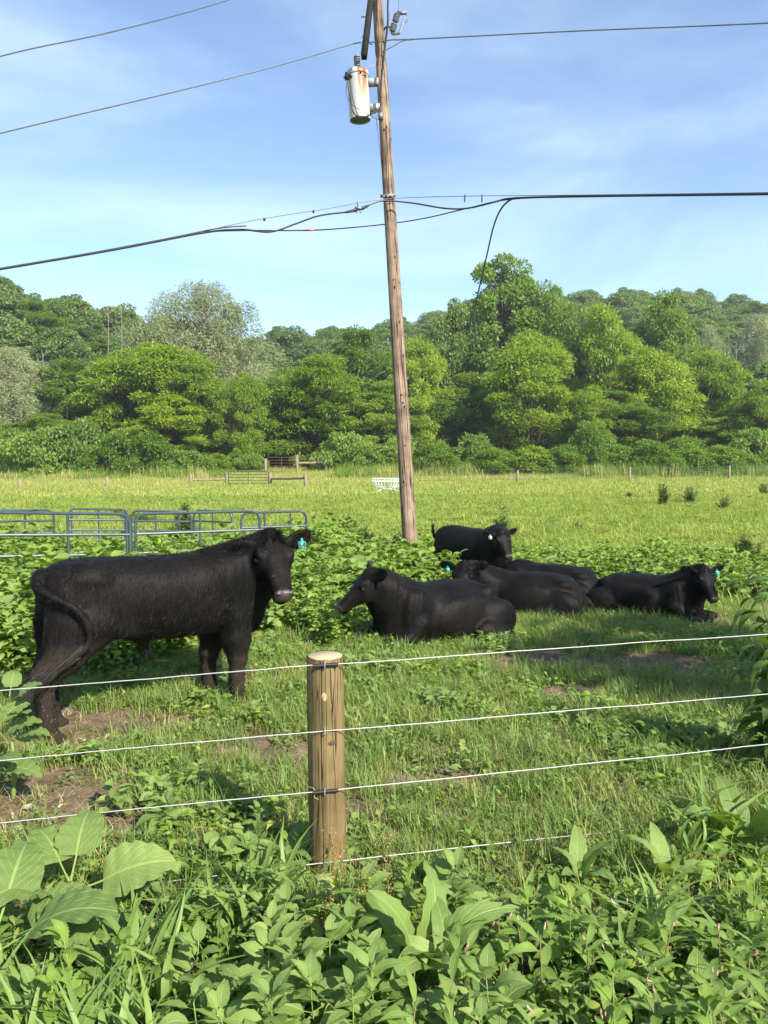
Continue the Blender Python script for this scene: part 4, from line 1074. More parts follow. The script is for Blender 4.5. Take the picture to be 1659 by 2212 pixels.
LIE_TAB = [(-.80, .04, .30, .14), (-.74, -.02, .42, .24), (-.62, -.05, .545, .335), (-.42, -.05, .625, .385), (-.15, -.05, .645, .40), (.12, -.05, .64, .395), (.34, -.05, .655, .35), (.52, -.02, .665, .27), (.66, .06, .62, .20), (.75, .16, .52, .12)]
def lying(name, label, loc, rz, sc, poll, F, roll, eL, eR, h=.0175, side=1, hair=160, tag_=None, voff=-.02, seed=1, hs=1.0, mudk=.35, foreleg=True, seen_head=True):
    """resting on the brisket, legs folded; `side` is the side the hind legs stick out on (+1 left)"""
    root = empty(name, (loc[0], loc[1], 0), rz); root.location.z = float(gz(loc[0], loc[1])) + voff
    root.scale = (sc,) * 3
    tag(root, label, 'cow', 'herd of black cattle')
    fd = Field((-1.0, -.72, -.06), (1.5, .72, 1.25), h)
    fd.sweep((0, 0, 0), (1, 0, 0), (0, 1, 0), (0, 0, 1), [(a, b, c, d, side * -.02) for a, b, c, d in LIE_TAB], .08, 2.2)
    for sg in (-1, 1):
        fd.ell((-.50, sg * .22, .515), (.11, .08, .07), .06)          # hip bone
        fd.ell((.47, sg * .215, .40), (.19, .12, .24), .05)           # shoulder
        fd.ell((-.08, sg * .33, .30), (.34, .10, .22), .10)          # barrel
    # near hind leg: thigh flat on the ground, hock back, foot forward
    y = side
    fd.ell((-.50, y * .36, .23), (.26, .13, .22), .05); fd.ell((-.30, y * .45, .14), (.17, .09, .12), .04)
    fd.chain([(-.28, y * .46, .10), (-.52, y * .53, .09)], [.085, .06], .05); fd.chain([(-.54, y * .53, .07), (-.30, y * .58, .045), (-.18, y * .59, .04)], [.05, .04, .042], .03)
    fd.cone((-.18, y * .59, .04), (-.07, y * .60, .035), .045, .04, .02)
    fd.ell((-.45, -y * .33, .18), (.25, .10, .17), .08)
    # fore legs folded under, knees forward
    for sg, dx in ((1, 0.0), (-1, .05)):
        fd.chain([(.46, sg * .25, .28), (.62 + dx, sg * .25, .13), (.84 + dx, sg * .22, .11)], [.12, .085, .07], .04)
        fd.ell((.86 + dx, sg * .22, .11), (.065, .06, .065), .03)
        fd.chain([(.86 + dx, sg * .21, .07), (.66 + dx, sg * .14, .05), (.52, sg * .11, .04)], [.048, .042, .045], .02)
    hp = loc_pt(root, poll); Fl = loc_dir(rz, F); fr = head_frame(hp, Fl, roll); s = hs / 1.0
    O, Fw, Vv, W = fr
    nk = O - W * .07 * s; base = np.array([.48, 0, .45]); mid = (base + nk) / 2 + np.array([.05, 0, .03])
    fd.chain([base, mid, nk], [.215, .165, .112], .10); fd.chain([(.60, 0, .30), mid + [.03, 0, -.13], O + Fw * .13 - W * .13], [.19, .135, .075], .10)
    fd.chain([(.36, 0, .60), mid + [-.03, 0, .10], O - Fw * .02], [.06, .06, .06], .09)
    head(fd, fr, s, eL, eR)
    tc = bez([(-.79, 0, .32), (-.86, side * .04, .22), (-.86, side * .16, .08), (-.78, side * .32, .05)], 12); fd.chain(tc, np.linspace(.03, .016, len(tc)), .02)
    finish_cow(fd, root, fr, s, lambda V: np.clip(mudk * (1 - sstep(.05, .35, V[:, 2])), 0, 1), nh=12000, wrinkle=lambda V: .0022 * np.sin(V[:, 0] * 95 + np.sin(V[:, 2] * 11) * 1.6 + V[:, 2] * 14) * sstep(.25, .5, V[:, 0]) * (1 - sstep(.80, .95, V[:, 0])) * sstep(.2, .4, V[:, 2]))
    rng = np.random.default_rng(seed)
    poll_hair(root, fr, s, rng, hair, .06); ear_hair(root, fr, s, 1, eL, rng, 140); ear_hair(root, fr, s, -1, eR, rng, 140)
    if tag_: ear_tag(root, fr, s, tag_[0], eL if tag_[0] > 0 else eR, tag_[1], tag_[2], face_dir(root), .12, .058)
    return root
lying('cow', 'black cow resting nearest the fence, head raised in profile to the left', (.55, 7.60), rad(215), .93, P(802, 1244, 7.12), (-.33, -.10, -.27), 0, (-.55, .78, .08), (-.50, -.80, .10), h=.0155, side=1, seed=11, hs=.98, mudk=.25, tag_=None)
lying('cow', 'black cow lying behind the nearest one, head turned back towards the fence', (1.66, 8.95), rad(163), .88, P(1002, 1224, 8.75), (-.25, -.75, -.55), .05, (-.2, .95, .1), (-.2, -.95, .12), side=1, seed=12, hs=1.0, tag_=(-1, M['tag'], None))
lying('cow', 'black cow at the back of which only the curved back shows', (2.28, 10.5), rad(150), .90, P(1130, 1262, 10.9), (-.6, .6, -.5), 0, (-.2, .95, .1), (-.2, -.95, .1), h=.021, side=1, seed=13, hair=40)
lying('cow', 'black cow lying at the right with folded forelegs, facing right', (3.02, 8.85), rad(-36), .82, P(1517, 1232, 8.35), (.06, -.37, -.38), 0, (-.25, .95, .10), (-.25, -.95, .10), side=-1, seed=14, hs=.98, tag_=(1, M['tag'], None))

# ------------------------------------------------------------------ utility pole
PD = 15.4
pb = P(890, 1196, PD); pb.z = float(gz(pb.x, PD)) - .3
pt_ = P(806, -150, PD)
ax_ = (pt_ - pb); PL = ax_.length
_z = ax_.normalized(); _y = _z.cross(Vector((1, 0, 0))).normalized(); _x = _y.cross(_z)
PQ = Matrix((_x, _y, _z)).transposed().to_quaternion()
pole = empty('utility_pole', pb); pole.rotation_euler = PQ.to_euler()
tag(pole, 'tall leaning wooden utility pole carrying a transformer and cables', 'pole')
pm = pole.matrix_basis.copy(); pm = Matrix.LocRotScale(pb, PQ, None); pmi = pm.inverted()
def pole_r(z): return .155 - .062 * (z / PL)
def pole_z(py):      # height along the pole seen at picture row py
    return (PL * (1346 - (py + 150)) / 1346)
mb = MB(); n = 28; zs = np.linspace(0, PL, 60); a = np.arange(n) * 2 * np.pi / n
rngp = np.random.default_rng(4)
V = []
for z in zs:
    r = pole_r(z) * (1 + .012 * np.sin(3 * a + z * .7) + rngp.normal(size=n) * .006)
    V.append(np.stack([r * np.cos(a), r * np.sin(a), np.full(n, z)], 1))
V = np.concatenate(V); i = np.arange(len(zs) - 1)[:, None] * n; j = np.arange(n)[None]
mb.add(V, [np.stack([i + j, i + (j + 1) % n, i + n + (j + 1) % n, i + n + j], -1).reshape(-1, 4), np.array([[(len(zs) - 1) * n + k for k in range(n)]])])
mb.build('shaft', M['pole'], pole)
for k in range(14):       # old spike holes and knots
    z = rngp.uniform(pole_z(1000), pole_z(60)); an = rngp.uniform(-2.6, -.5)
    r = pole_r(z); c = np.array([r * math.cos(an), r * math.sin(an), z])
    o = MB().lathe([(.0001, 0), (.016, .0), (.014, .004), (.0001, .005)], 8).build('knot', M['beam'], pole)
    o.location = c; o.rotation_euler = Vector((math.cos(an), math.sin(an), 0)).to_track_quat('Z', 'Y').to_euler(); o.scale = (1, rngp.uniform(1.2, 2.6), 1)
def PLp(px, py, depth=PD):   # picture point -> pole frame
    return np.array(pmi @ P(px, py, depth))
# crossarm: a dark timber running away from the camera, seen from below, and its brace
a0 = PLp(788, 124, PD - .55); a1 = PLp(803, -20, PD + .1)
a0 = PLp(786, 122, PD - 1.15); a1 = PLp(800, 8, PD - .16); a2 = a1 + (a1 - a0) * .6
d_ = unit(a2 - a0); u_ = unit(np.cross(d_, [1, 0, 0])); r_ = np.cross(d_, u_)
Rm = np.stack([r_, d_, u_], 1)
mb = MB(); mb.box((a0 + a2) / 2, (.10, np.linalg.norm(a2 - a0), .125), Rm); mb.build('crossarm', M['beam'], pole, smooth=False)
MB().tube([PLp(784, 80, PD - .6), PLp(803, 96, PD - .15)], .016, 6).build('arm_brace', M['steel'], pole)
for (x, y, s_) in ((780, 37, -1), (829, 172, 1), (831, 209, 1)):
    c = PLp(x, y, PD); MB().tube([c, c + np.array([-s_ * .13, 0, 0])], .011, 6).build('bolt', M['steel'], pole)
MB().box(PLp(838, 428, PD) * [1, 0, 1] + [0, -pole_r(pole_z(428)) - .02, 0], (.30, .05, .05)).build('cable_clamp', M['steel'], pole, smooth=False)
for s_ in (-1, 0, 1): MB().lathe([(.0001, 0), (.022, 0), (.022, .02), (.0001, .024)], 6, Matrix.Translation(Vector(PLp(838 + s_ * 9, 431, PD) * [1, 0, 1] + [0, -pole_r(pole_z(428)) - .045, 0])) @ Matrix.Rotation(rad(90), 4, 'X')).build('bolt', M['steel'], pole)
# ground wire down the left side
MB().tube(bez([PLp(x, y, PD - .04) for x, y in ((812, 250), (818, 300), (826, 380), (833, 470), (842, 560), (852, 700), (864, 860))], 40), .006, 5).build('ground_wire', M['wire'], pole)
MB().box(PLp(822, 258, PD) * [1, 0, 1] + [0, -pole_r(pole_z(258)) - .03, 0], (.09, .06, .12)).build('connector', M['steel'], pole, smooth=False)

# ------------------------------------------------------------------ transformer
tcx = P(778, 260, PD - .02); ttop = P(772, 158, PD - .02)
tank = empty('pole_transformer', tcx); tank.rotation_euler = PQ.to_euler()
tag(tank, 'rust-streaked white can transformer hanging on the left of the pole', 'transformer')
TH = (ttop - tcx).length; TR = 44 / 2 / FPX * PD
def tank_mat():
    m, t, N, L, o = mat_new('transformer_paint')
    tc = N('ShaderNodeTexCoord')
    sp = N('ShaderNodeSeparateXYZ'); L(tc.outputs['Object'], sp.inputs[0])
    mp = N('ShaderNodeMapping'); mp.inputs['Scale'].default_value = (9, 9, 1.6); L(tc.outputs['Object'], mp.inputs[0])
    nz = N('ShaderNodeTexNoise'); nz.inputs['Scale'].default_value = 1.2; nz.inputs['Detail'].default_value = 6; L(mp.outputs[0], nz.inputs['Vector'])
    # one rust run below the lid bolt on the right front
    dx = N('ShaderNodeMath'); dx.operation = 'SUBTRACT'; dx.inputs[1].default_value = TR * .42; L(sp.outputs['X'], dx.inputs[0])
    ab = N('ShaderNodeMath'); ab.operation = 'ABSOLUTE'; L(dx.outputs[0], ab.inputs[0])
    m1 = N('ShaderNodeMapRange'); m1.inputs['From Min'].default_value = TR * .5; m1.inputs['From Max'].default_value = TR * .1; L(ab.outputs[0], m1.inputs['Value'])
    m2 = N('ShaderNodeMapRange'); m2.inputs['From Min'].default_value = TH * .2; m2.inputs['From Max'].default_value = TH * .85; L(sp.outputs['Z'], m2.inputs['Value'])
    mm = N('ShaderNodeMath'); mm.operation = 'MULTIPLY'; L(m1.outputs[0], mm.inputs[0]); L(m2.outputs[0], mm.inputs[1])
    ad = N('ShaderNodeMath'); ad.operation = 'MULTIPLY_ADD'; ad.inputs[1].default_value = .8; L(mm.outputs[0], ad.inputs[0]); L(nz.outputs['Fac'], ad.inputs[2])
    ra = ramp(N, [(.58, (.40, .405, .395)), (.74, (.38, .29, .18)), (.92, (.30, .12, .045)), (1.0, (.20, .07, .03))]); L(ad.outputs[0], ra.inputs[0])
    p = N('ShaderNodeBsdfPrincipled'); L(ra.outputs[0], p.inputs['Base Color']); p.inputs['Roughness'].default_value = .45
    L(p.outputs[0], o.inputs[0]); return m
TM = tank_mat()
prof = [(.0001, .03), (TR * .93, .03), (TR * .97, .02), (TR, 0), (TR * 1.01, .03), (TR, .06), (TR, TH * .93), (TR * 1.0, TH * .95)]
MB().lathe([(TR * .90, .035), (TR * .93, .0), (TR, .0), (TR, TH * .96)], 36).build('tank', TM, tank)
MB().lathe([(.0001, .03), (TR * .96, .03), (TR * .96, .045), (.0001, .045)], 36).build('tank_bottom', simple_mat('shaded_underside', (.10, .11, .09), .7), tank)  # same tank from below: its underside shade is put into this darker colour
MB().lathe([(TR * 1.06, TH * .93), (TR * 1.08, TH * .96), (TR * 1.06, TH * 1.0), (TR * .85, TH * 1.05), (.0001, TH * 1.09)], 36).build('lid', TM, tank)
bp = [(.0001, 0)]
for k in range(6): bp += [(.034, .02 + k * .042), (.062, .030 + k * .042), (.062, .040 + k * .042), (.034, .050 + k * .042)]
bp += [(.02, .29), (.016, .33), (.0001, .34)]
MB().lathe(bp, 16, Matrix.Translation((TR * .05, 0, TH * 1.06))).build('bushing', M['porcelain'], tank)
for f in (.24, .78):
    for s_ in (-1, 1): MB().box((TR + .10, s_ * .05, TH * f), (.24, .012, .12)).build('bracket', simple_mat('pale_bracket', (.33, .33, .32), .5), tank, smooth=False)
MB().tube([(TR, 0, TH * .05), (TR + .01, 0, TH * .96)], .0).build if False else None
for an in (-2.6, -2.2):
    c = np.array([TR * math.cos(an), TR * math.sin(an), TH * .84])
    MB().lathe([(.0001, 0), (.03, 0), (.03, .05), (.018, .06), (.018, .10), (.0001, .10)], 10, Matrix.Translation(Vector(c)) @ Vector((math.cos(an), math.sin(an), 0)).to_track_quat('Z', 'Y').to_matrix().to_4x4()).build('terminal', M['black'], tank)
for an in (-1.25, -.75):
    MB().lathe([(.0001, 0), (.02, 0), (.018, .02), (.0001, .03)], 8, Matrix.Translation(Vector((TR * 1.0 * math.cos(an), TR * 1.0 * math.sin(an), TH * (.90 if an < -1 else .86)))) @ Vector((math.cos(an), math.sin(an), 0)).to_track_quat('Z', 'Y').to_matrix().to_4x4()).build('bolt', M['black'], tank)
MB().tube(bez([(-TR * 1.05, -.1, TH * .97), (-TR * 1.1, -.12, TH * .9), (-TR * 1.13, -.1, TH * .8)], 8), .018, 6).build('lid_clamp', M['black'], tank)
# loose service leads
ti = Matrix.LocRotScale(tcx, PQ, None).inverted()
def TLp(px, py, d=PD - .3): return np.array(ti @ P(px, py, d))
MB().tube(bez([TLp(*q) for q in ((752, 182), (757, 215), (762, 240, PD - .35), (776, 253, PD - .42), (796, 250, PD - .3), (806, 243), (816, 236, PD - .18))], 30), .013, 6).build('lead', M['cable'], tank)
MB().tube(bez([TLp(*q) for q in ((750, 175), (748, 200), (756, 222), (775, 236, PD - .4), (800, 250, PD - .3), (817, 258, PD - .2))], 30), .007, 5).build('lead', M['wire'], tank)
MB().tube(bez([TLp(*q) for q in ((756, 178), (762, 210, PD - .35), (768, 236, PD - .38), (774, 250, PD - .4))], 20), .010, 6).build('lead', M['cable'], tank)
MB().tube(bez([TLp(*q) for q in ((788, 147), (806, 142, PD - .25), (812, 128, PD - .2), (806, 110, PD - .2))], 16), .006, 5).build('lead', M['wire'], tank)

# ------------------------------------------------------------------ fuse cut-out on the right of the pole
fc0 = P(846, 62, PD - .1)
fc = empty('fuse_cutout', fc0); tag(fc, 'ribbed porcelain fuse cutout on a bracket right of the pole top', 'fuse')
def FL(px, py, d=PD - .1): return np.array(P(px, py, d) - fc0)
MB().tube(bez([FL(829, 64, PD), FL(836, 58), FL(848, 60), FL(850, 68)], 10), .022, 6).build('bracket', M['steel'], fc)
A_, B_ = Vector(FL(846, 72)), Vector(FL(859, 28))
D_ = (B_ - A_); Q_ = D_.to_track_quat('Z', 'Y').to_matrix().to_4x4(); Ld = D_.length
for lo in (.06, .54):
    pr = [(.0001, Ld * lo)]
    for k in range(4): z = Ld * (lo + .02 + k * .095); pr += [(.035, z), (.062, z + .012), (.062, z + .024), (.035, z + .036)]
    pr += [(.0001, Ld * (lo + .42))]
    MB().lathe(pr, 14, Matrix.Translation(A_) @ Q_).build('insulator', M['porcelain'], fc)
MB().tube([A_, B_], .025, 8).build('core', M['steel'], fc)
MB().box((B_ + Vector(FL(877, 33))) / 2 + Vector((0, 0, .02)), (.19, .05, .05)).build('top_contact', M['steel'], fc, smooth=False)
MB().tube([FL(874, 38), FL(863, 72)], .022, 8).build('fuse_tube', simple_mat('grey_fibre', (.2, .21, .23), .5), fc)
MB().tube([FL(863, 72), FL(851, 74), FL(846, 72)], .024, 6).build('hinge', M['steel'], fc)
MB().tube(bez([FL(876, 41), FL(880, 45), FL(876, 49), FL(873, 44)], 12), .008, 5).build('pull_ring', M['steel'], fc)
MB().tube(bez([FL(859, 28), FL(861, 15), FL(862, -30)], 10), .006, 5).build('tap_wire', M['wire'], fc)

# ------------------------------------------------------------------ overhead lines
def line(name, label, pts, r, mat, cat='cable', n=60, group='overhead lines'):
    p = [P(*q) for q in pts]; o = p[0]
    t = MB().tube(bez([q - o for q in p], n), r, 6).build(name, mat); t.location = o
    return tag(t, label, cat, group)
line('power_line', 'thin power line crossing the top left corner of the sky', [(-420, 250, 9), (0, 122, 11), (250, 67, 13), (495, 0, 16), (800, -100, 22)], .011, M['wire'])
line('power_line', 'thin power line sloping from the left edge up to the pole', [(-420, 395, 8), (0, 288, 10), (400, 193, 12.5), (600, 142, 13.8), (752, 98, 15), (780, 92, 15.3), (812, 91, 15.25)], .011, M['wire'])
line('power_line', 'thin power line running right from the pole top', [(812, 91, 15.3), (850, 86, 15.3), (890, 85, 15.2), (1250, 67, 14), (1659, 50, 12.8), (2200, 20, 11)], .011, M['wire'])
line('jumper_wire', 'short slack jumper looping under the right-hand power line', [(826, 112, 15.25), (842, 104, 15.2), (858, 95, 15.2), (872, 88, 15.2), (892, 86, 15.2)], .008, M['wire'], n=20)
line('black_cable', 'wavy black cable running down the upper pole', [(842, -60, 15.0), (838, 10, 15.02), (838, 45, 15.05), (833, 90, 15.12), (829, 125, 15.14), (825, 160, 15.16), (822, 200, 15.18), (822, 230, 15.2), (812, 241, 15.1), (800, 246, 15.0)], .022, M['cable'])
MSG = [(-500, 660, 7.5), (0, 579, 9.5), (250, 536, 11), (440, 499, 12.6), (560, 474, 13.5), (700, 452, 14.4), (836, 430, 15.2), (1000, 424, 15.0), (1200, 422, 14.2), (1659, 416, 12.0), (2200, 405, 10)]
line('messenger_wire', 'thin support wire passing the pole above the telephone cable', MSG, .007, M['wire'])
line('telephone_cable', 'thick black cable sweeping in from the left and dipping to the pole', [(-500, 664, 7.5), (0, 581.5, 9.5), (250, 539, 11), (440, 503, 12.6), (520, 496, 13.1), (585, 501, 13.5), (640, 483, 13.9), (690, 466, 14.3), (750, 458, 14.7), (775, 453, 14.9), (815, 436, 15.1), (850, 434.5, 15.15), (900, 440, 15.15), (960, 450, 15.0), (1010, 450, 14.9), (1070, 436, 14.6), (1110, 428, 14.4), (1250, 424, 13.9), (1659, 419, 12.0), (2200, 409, 10)], .017, M['cable'], n=120)
line('telephone_cable', 'lower black cable passing behind the pole under the spliced one', [(440, 500.5, 12.65), (520, 498, 13.2), (640, 498, 14.2), (720, 495, 14.9), (836, 484, 15.65), (920, 471, 15.6), (1010, 450, 15.2), (1100, 431, 14.5), (1250, 425.5, 13.9), (1659, 420.5, 12.0), (2200, 411, 10)], .012, M['cable'], n=80)
line('telephone_cable', 'loose cable end lying along the thick cable left of the pole', [(380, 512, 12.2), (440, 499, 12.6), (490, 491, 12.9), (532, 488, 13.1)], .011, M['cable'], n=20)
line('service_drop', 'loose black cable hanging down from the right-hand cable before the trees', [(1180, 426, 14.1), (1130, 427, 14.3), (1104, 431, 14.6), (1082, 452, 14.8), (1066, 490, 15), (1052, 550, 15.2), (1038, 610, 15.3), (1027, 660, 15.4), (1025, 690, 15.4), (1028, 725, 15.4), (1032, 752, 15.4)], .017, M['cable'], n=90)
sp_ = P(774, 450, 14.88)
spl = empty('cable_splice', sp_); tag(spl, 'metal splice clamp hanging on the cable just left of the pole', 'clamp')
MB().tube([np.array(P(745, 459, 14.7) - sp_), np.array(P(768, 454, 14.85) - sp_)], [.02, .034], 8).build('sleeve', M['black'], spl)
MB().tube([np.array(P(781, 451, 14.9) - sp_), np.array(P(796, 444, 15.0) - sp_)], [.034, .02], 8).build('sleeve', M['black'], spl)
MB().box((0, 0, 0), (.14, .05, .05)).build('body', M['steel'], spl, smooth=False)
MB().tube([(0, 0, 0), (-.01, 0, .13)], .02, 6).build('hanger', M['steel'], spl)
for s_ in (-.04, .03): MB().tube([(s_, 0, -.02), (s_ + .01, 0, -.09)], .012, 5).build('bolt', M['steel'], spl)
for px, py, d, lab in ((571, 474, 13.6, 'small clip on the support wire, farthest left of the pole'), (677, 457, 14.3, 'small clip on the support wire between pole and far clip')):
    o = MB().box((0, 0, 0), (.035, .03, .05)).build('wire_clip', M['black'], smooth=False); o.location = P(px, py, d); tag(o, lab, 'clip', 'wire clips')
for px, d, lab in ((1004, 14.95, 'hanging tie on the support wire, nearer the pole on its right'), (1041, 14.85, 'hanging tie on the support wire, farther right of the pole')):
    o = MB().tube([(0, 0, .03), (0, 0, -.1)], [.012, .016], 5).build('wire_tie', M['black']); o.location = P(px, 424, d); tag(o, lab, 'clip', 'wire clips')
o = MB().tube([(-.1, 0, .0), (.1, -.0, .0)], .016, 6).build('cable_marker', simple_mat('orange_plastic', (.55, .12, .05), .5)); o.location = P(667, 497.5, 14.43); tag(o, 'small orange sleeve on the lower cable left of the pole', 'marker')

# ------------------------------------------------------------------ near fence: round post and four white wires
FD = 3.2
fp = P(702, 1415, FD); POST_R = 40 / FPX * FD
pbx, pby = P(704, 1900, FD).x, FD
fence = empty('wire_fence', (fp.x, FD, float(gz(fp.x, FD))))
tag(fence, 'near fence of four white wires stapled to a round timber post', 'fence')
fo = fence.location
n = 40; zt = fp.z - fo.z; zs = np.linspace(-.25, zt - .004, 24); a = np.arange(n) * 2 * np.pi / n
rngp = np.random.default_rng(9); V = []
wob = rngp.normal(size=n) * .0008
for z in zs:
    r = POST_R * (1.0 + .03 * (1 - z / zt)) * (1 + .008 * np.sin(2 * a + z * 2)) + wob
    if z == zs[-1]: r = r - .003
    V.append(np.stack([r * np.cos(a) + (z - zt) * -.004, r * np.sin(a), np.full(n, z)], 1))
V = np.concatenate(V); i = np.arange(len(zs) - 1)[:, None] * n; j = np.arange(n)[None]
post = MB().add(V, np.stack([i + j, i + (j + 1) % n, i + n + (j + 1) % n, i + n + j], -1).reshape(-1, 4)).build('post', M['post'], fence)
def ring_mat():
    m, t, N, L, o = mat_new('sawn_end_grain')
    tc = N('ShaderNodeTexCoord'); nz = N('ShaderNodeTexNoise'); nz.inputs['Scale'].default_value = 25; nz.inputs['Detail'].default_value = 3; L(tc.outputs['Object'], nz.inputs['Vector'])
    mp = N('ShaderNodeMapping'); mp.inputs['Location'].default_value = (.012, .006, 0); mp.inputs['Scale'].default_value = (1, 1, .0); L(tc.outputs['Object'], mp.inputs[0])
    wv = N('ShaderNodeTexWave'); wv.wave_type = 'RINGS'; wv.rings_direction = 'Z'; wv.inputs['Scale'].default_value = 32; wv.inputs['Distortion'].default_value = 1.2; wv.inputs['Detail'].default_value = 2; L(mp.outputs[0], wv.inputs['Vector'])
    r = ramp(N, [(0, (.20, .145, .07)), (.5, (.42, .345, .20)), (1, (.50, .42, .26))]); L(wv.outputs['Fac'], r.inputs[0])
    mx = N('ShaderNodeMix'); mx.data_type = 'RGBA'; mx.blend_type = 'MULTIPLY'; mx.inputs['Factor'].default_value = .5; L(r.outputs[0], mx.inputs['A']); L(nz.outputs['Color'], mx.inputs['B'])
    p = N('ShaderNodeBsdfPrincipled'); L(r.outputs[0], p.inputs['Base Color']); p.inputs['Roughness'].default_value = .9
    b = N('ShaderNodeBump'); b.inputs['Strength'].default_value = .6; b.inputs['Distance'].default_value = .002; L(wv.outputs['Fac'], b.inputs['Height']); L(b.outputs[0], p.inputs['Normal'])
    L(p.outputs[0], o.inputs[0]); return m
MB().lathe([(.0001, -.004), (POST_R - .0035, -.004), (POST_R - .006, .0), (.0001, .0005)], 40).build('post_end', ring_mat(), fence, smooth=False).location = (0, 0, zt)
# drying checks: real thin dark splits standing in the surface
def split(x0, y0, y1, dx, w_):
    pts = []
    for k in range(12):
        py = y0 + (y1 - y0) * k / 11; px = x0 + dx * k / 11 + rngp.normal() * .8
        q = P(px, py, FD) - fo; x = max(-.97, min(.97, q.x / POST_R)); pts.append((x * POST_R * 1.003, -math.sqrt(1 - x * x) * POST_R * 1.006, q.z))
    MB().tube(pts, np.concatenate([[.0004], np.full(10, w_), [.0004]]), 4).build('check_crack', M['ink'], post)
split(715, 1432, 1560, 6, .0011); split(721, 1545, 1880, 12, .0016); split(706, 1440, 1600, 4, .0007); split(675, 1590, 1760, 5, .0009); split(697, 1600, 1880, 8, .0008); split(682, 1700, 1870, 4, .0008)
def knot(px, py, sx, sz, mat, col):
    q = P(px, py, FD) - fo; x = q.x / POST_R
    o = MB().lathe([(.0001, 0), (.012, 0), (.010, .002), (.0001, .003)], 14).build('knot', col, post)
    o.location = (x * POST_R, -math.sqrt(1 - x * x) * POST_R, q.z); o.rotation_euler = Vector((x, -math.sqrt(1 - x * x), 0)).to_track_quat('Z', 'Y').to_euler(); o.scale = (sx, sz, 1)
fresh = simple_mat('fresh_knot_wood', (.42, .24, .13), .8, var=.4, scale=90)
knot(703, 1494, .9, 1.5, None, fresh); knot(704, 1499, .55, .7, None, simple_mat('knot_core', (.5, .36, .22), .8, var=.3, scale=120))
knot(720, 1592, 1.4, 1.0, None, simple_mat('water_stain', (.075, .05, .028), .85, var=.3, scale=60))
WY = [(1492, 1437, 1370), (1645, 1580, 1500), (1778, 1710, 1607), (1955, 1864, 1763)]
dL, dR = 3.05, 3.69
for k, (yl, ym, yr) in enumerate(WY):
    A = P(0, yl, dL) - fo; Bm = P(702, ym, FD - POST_R - .005) - fo; C = P(1659, yr, dR) - fo
    L_ = A + (A - Bm) * 1.2; R_ = C + (C - Bm) * 1.0
    pts = bez([L_, A, Bm, C, R_], 300)
    # three twisted strands
    T_ = unit(np.array(C - A)); u1 = unit(np.cross(T_, [0, 0, 1])); u2 = np.cross(T_, u1)
    wob = np.cumsum(rngp.normal(size=len(pts))) * .0004; wob -= np.linspace(0, wob[-1], len(pts))
    pts = pts + u2 * wob[:, None]
    wr = MB().tube(pts, .0019, 6).build('wire', M['rope'], fence)
    wr['label'] = ('highest', 'second', 'third', 'lowest')[k] + ' white fence wire'
    # staple over the wire
    s_ = np.array(Bm)
    MB().tube(bez([s_ + [.001, .012, .014], s_ + [0, -.008, .011], s_ + [0, -.010, -.002], s_ + [0, -.008, -.011], s_ + [-.001, .012, -.014]], 12), .0022, 6).build('staple', M['staple'], fence)
    if k in (0, 2):
        t = np.linspace(-.05, .055, 6)[:, None]
        sl = unit(np.array(C - A)) * t + s_
        MB().tube(sl, .0075, 10).build('sleeve', M['black'], fence)
MB().tube(bez([P(*q) - fo for q in ((664, 1700, FD - .06), (676, 1702, FD - .08), (681, 1712, FD - .085), (679, 1722, FD - .09), (688, 1727, FD - .09))], 14), .002, 5).build('loose_twine', M['straw'], fence)

# ------------------------------------------------------------------ corral panels in the weeds (blue-grey pipe)
def corral_panel(A, B, H, rails, ups, label, r=.021, bend=.12):
    """A, B ground points of the two ends; rails: heights of the inner rails as fractions; ups: fractions of uprights"""
    A = Vector(A); B = Vector(B); root = empty('corral_panel', A); tag(root, label, 'panel', 'blue-grey corral panels')
    d = (B - A); Ln = d.length; e = d / Ln
    def q(x, z): return np.array(e * x + Vector((0, 0, z)))
    b = bend; z0 = .12
    loop = [q(0, z0), q(0, H - b), q(b * .3, H - b * .3), q(b, H), q(Ln - b, H), q(Ln - b * .3, H - b * .3), q(Ln, H - b), q(Ln, z0)]
    full = [loop[0], loop[1] * .5 + loop[0] * .5, loop[1], loop[2], loop[3], (loop[3] + loop[4]) / 2, loop[4], loop[5], loop[6], loop[7] * .5 + loop[6] * .5, loop[7]]
    MB().tube(full, r, 8).build('frame', M['bluepanel'], root)
    for f in rails: MB().tube([q(0, f * H), q(Ln, f * H)], r * .95, 8).build('rail', M['bluepanel'], root)
    for f in ups: MB().tube([q(f * Ln, z0), q(f * Ln, H)], r * .8, 6).build('upright', M['bluepanel'], root)
    return root
def gp(px, depth, dz=0.0):
    x = (px - 829.5) / FPX * depth
    return Vector((x, depth, float(gz(x, depth)) + dz))
HR = (.78, .57, .36, .16)
def ph(px, py, d): return P(px, py, d).z
def panel(px0, px1, d0, d1, ytop, ups, label, ht=None):
    A = gp(px0, d0); B = gp(px1, d1); H = P((px0 + px1) / 2, ytop, (d0 + d1) / 2).z - (A.z + B.z) / 2
    corral_panel(A, B, H, HR, ups, label)
panel(-220, 278, 8.9, 10.4, 1108, (.38, .70, .985), 'corral panel nearest the camera, running out of the left edge')
panel(291, 560, 10.7, 11.6, 1107, (.5,), 'corral panel behind the steer, second from the left in the front row')
panel(520, 661, 13.0, 13.6, 1106, (.35, .75), 'corral panel farthest right, above the head of the steer')
panel(-110, 114, 14.0, 15.5, 1103, (.70,), 'far corral panel at the left edge behind the front row')
panel(146, 274, 15.5, 16.2, 1100, (.05, .5, .95), 'far corral panel seen through the weeds above the steer hips')
panel(283, 412, 16.2, 16.4, 1104, (.4, .8), 'far corral panel in the middle, above the back of the steer')
panel(418, 500, 16.4, 16.0, 1104, (.5,), 'far corral panel just left of the farthest right one')

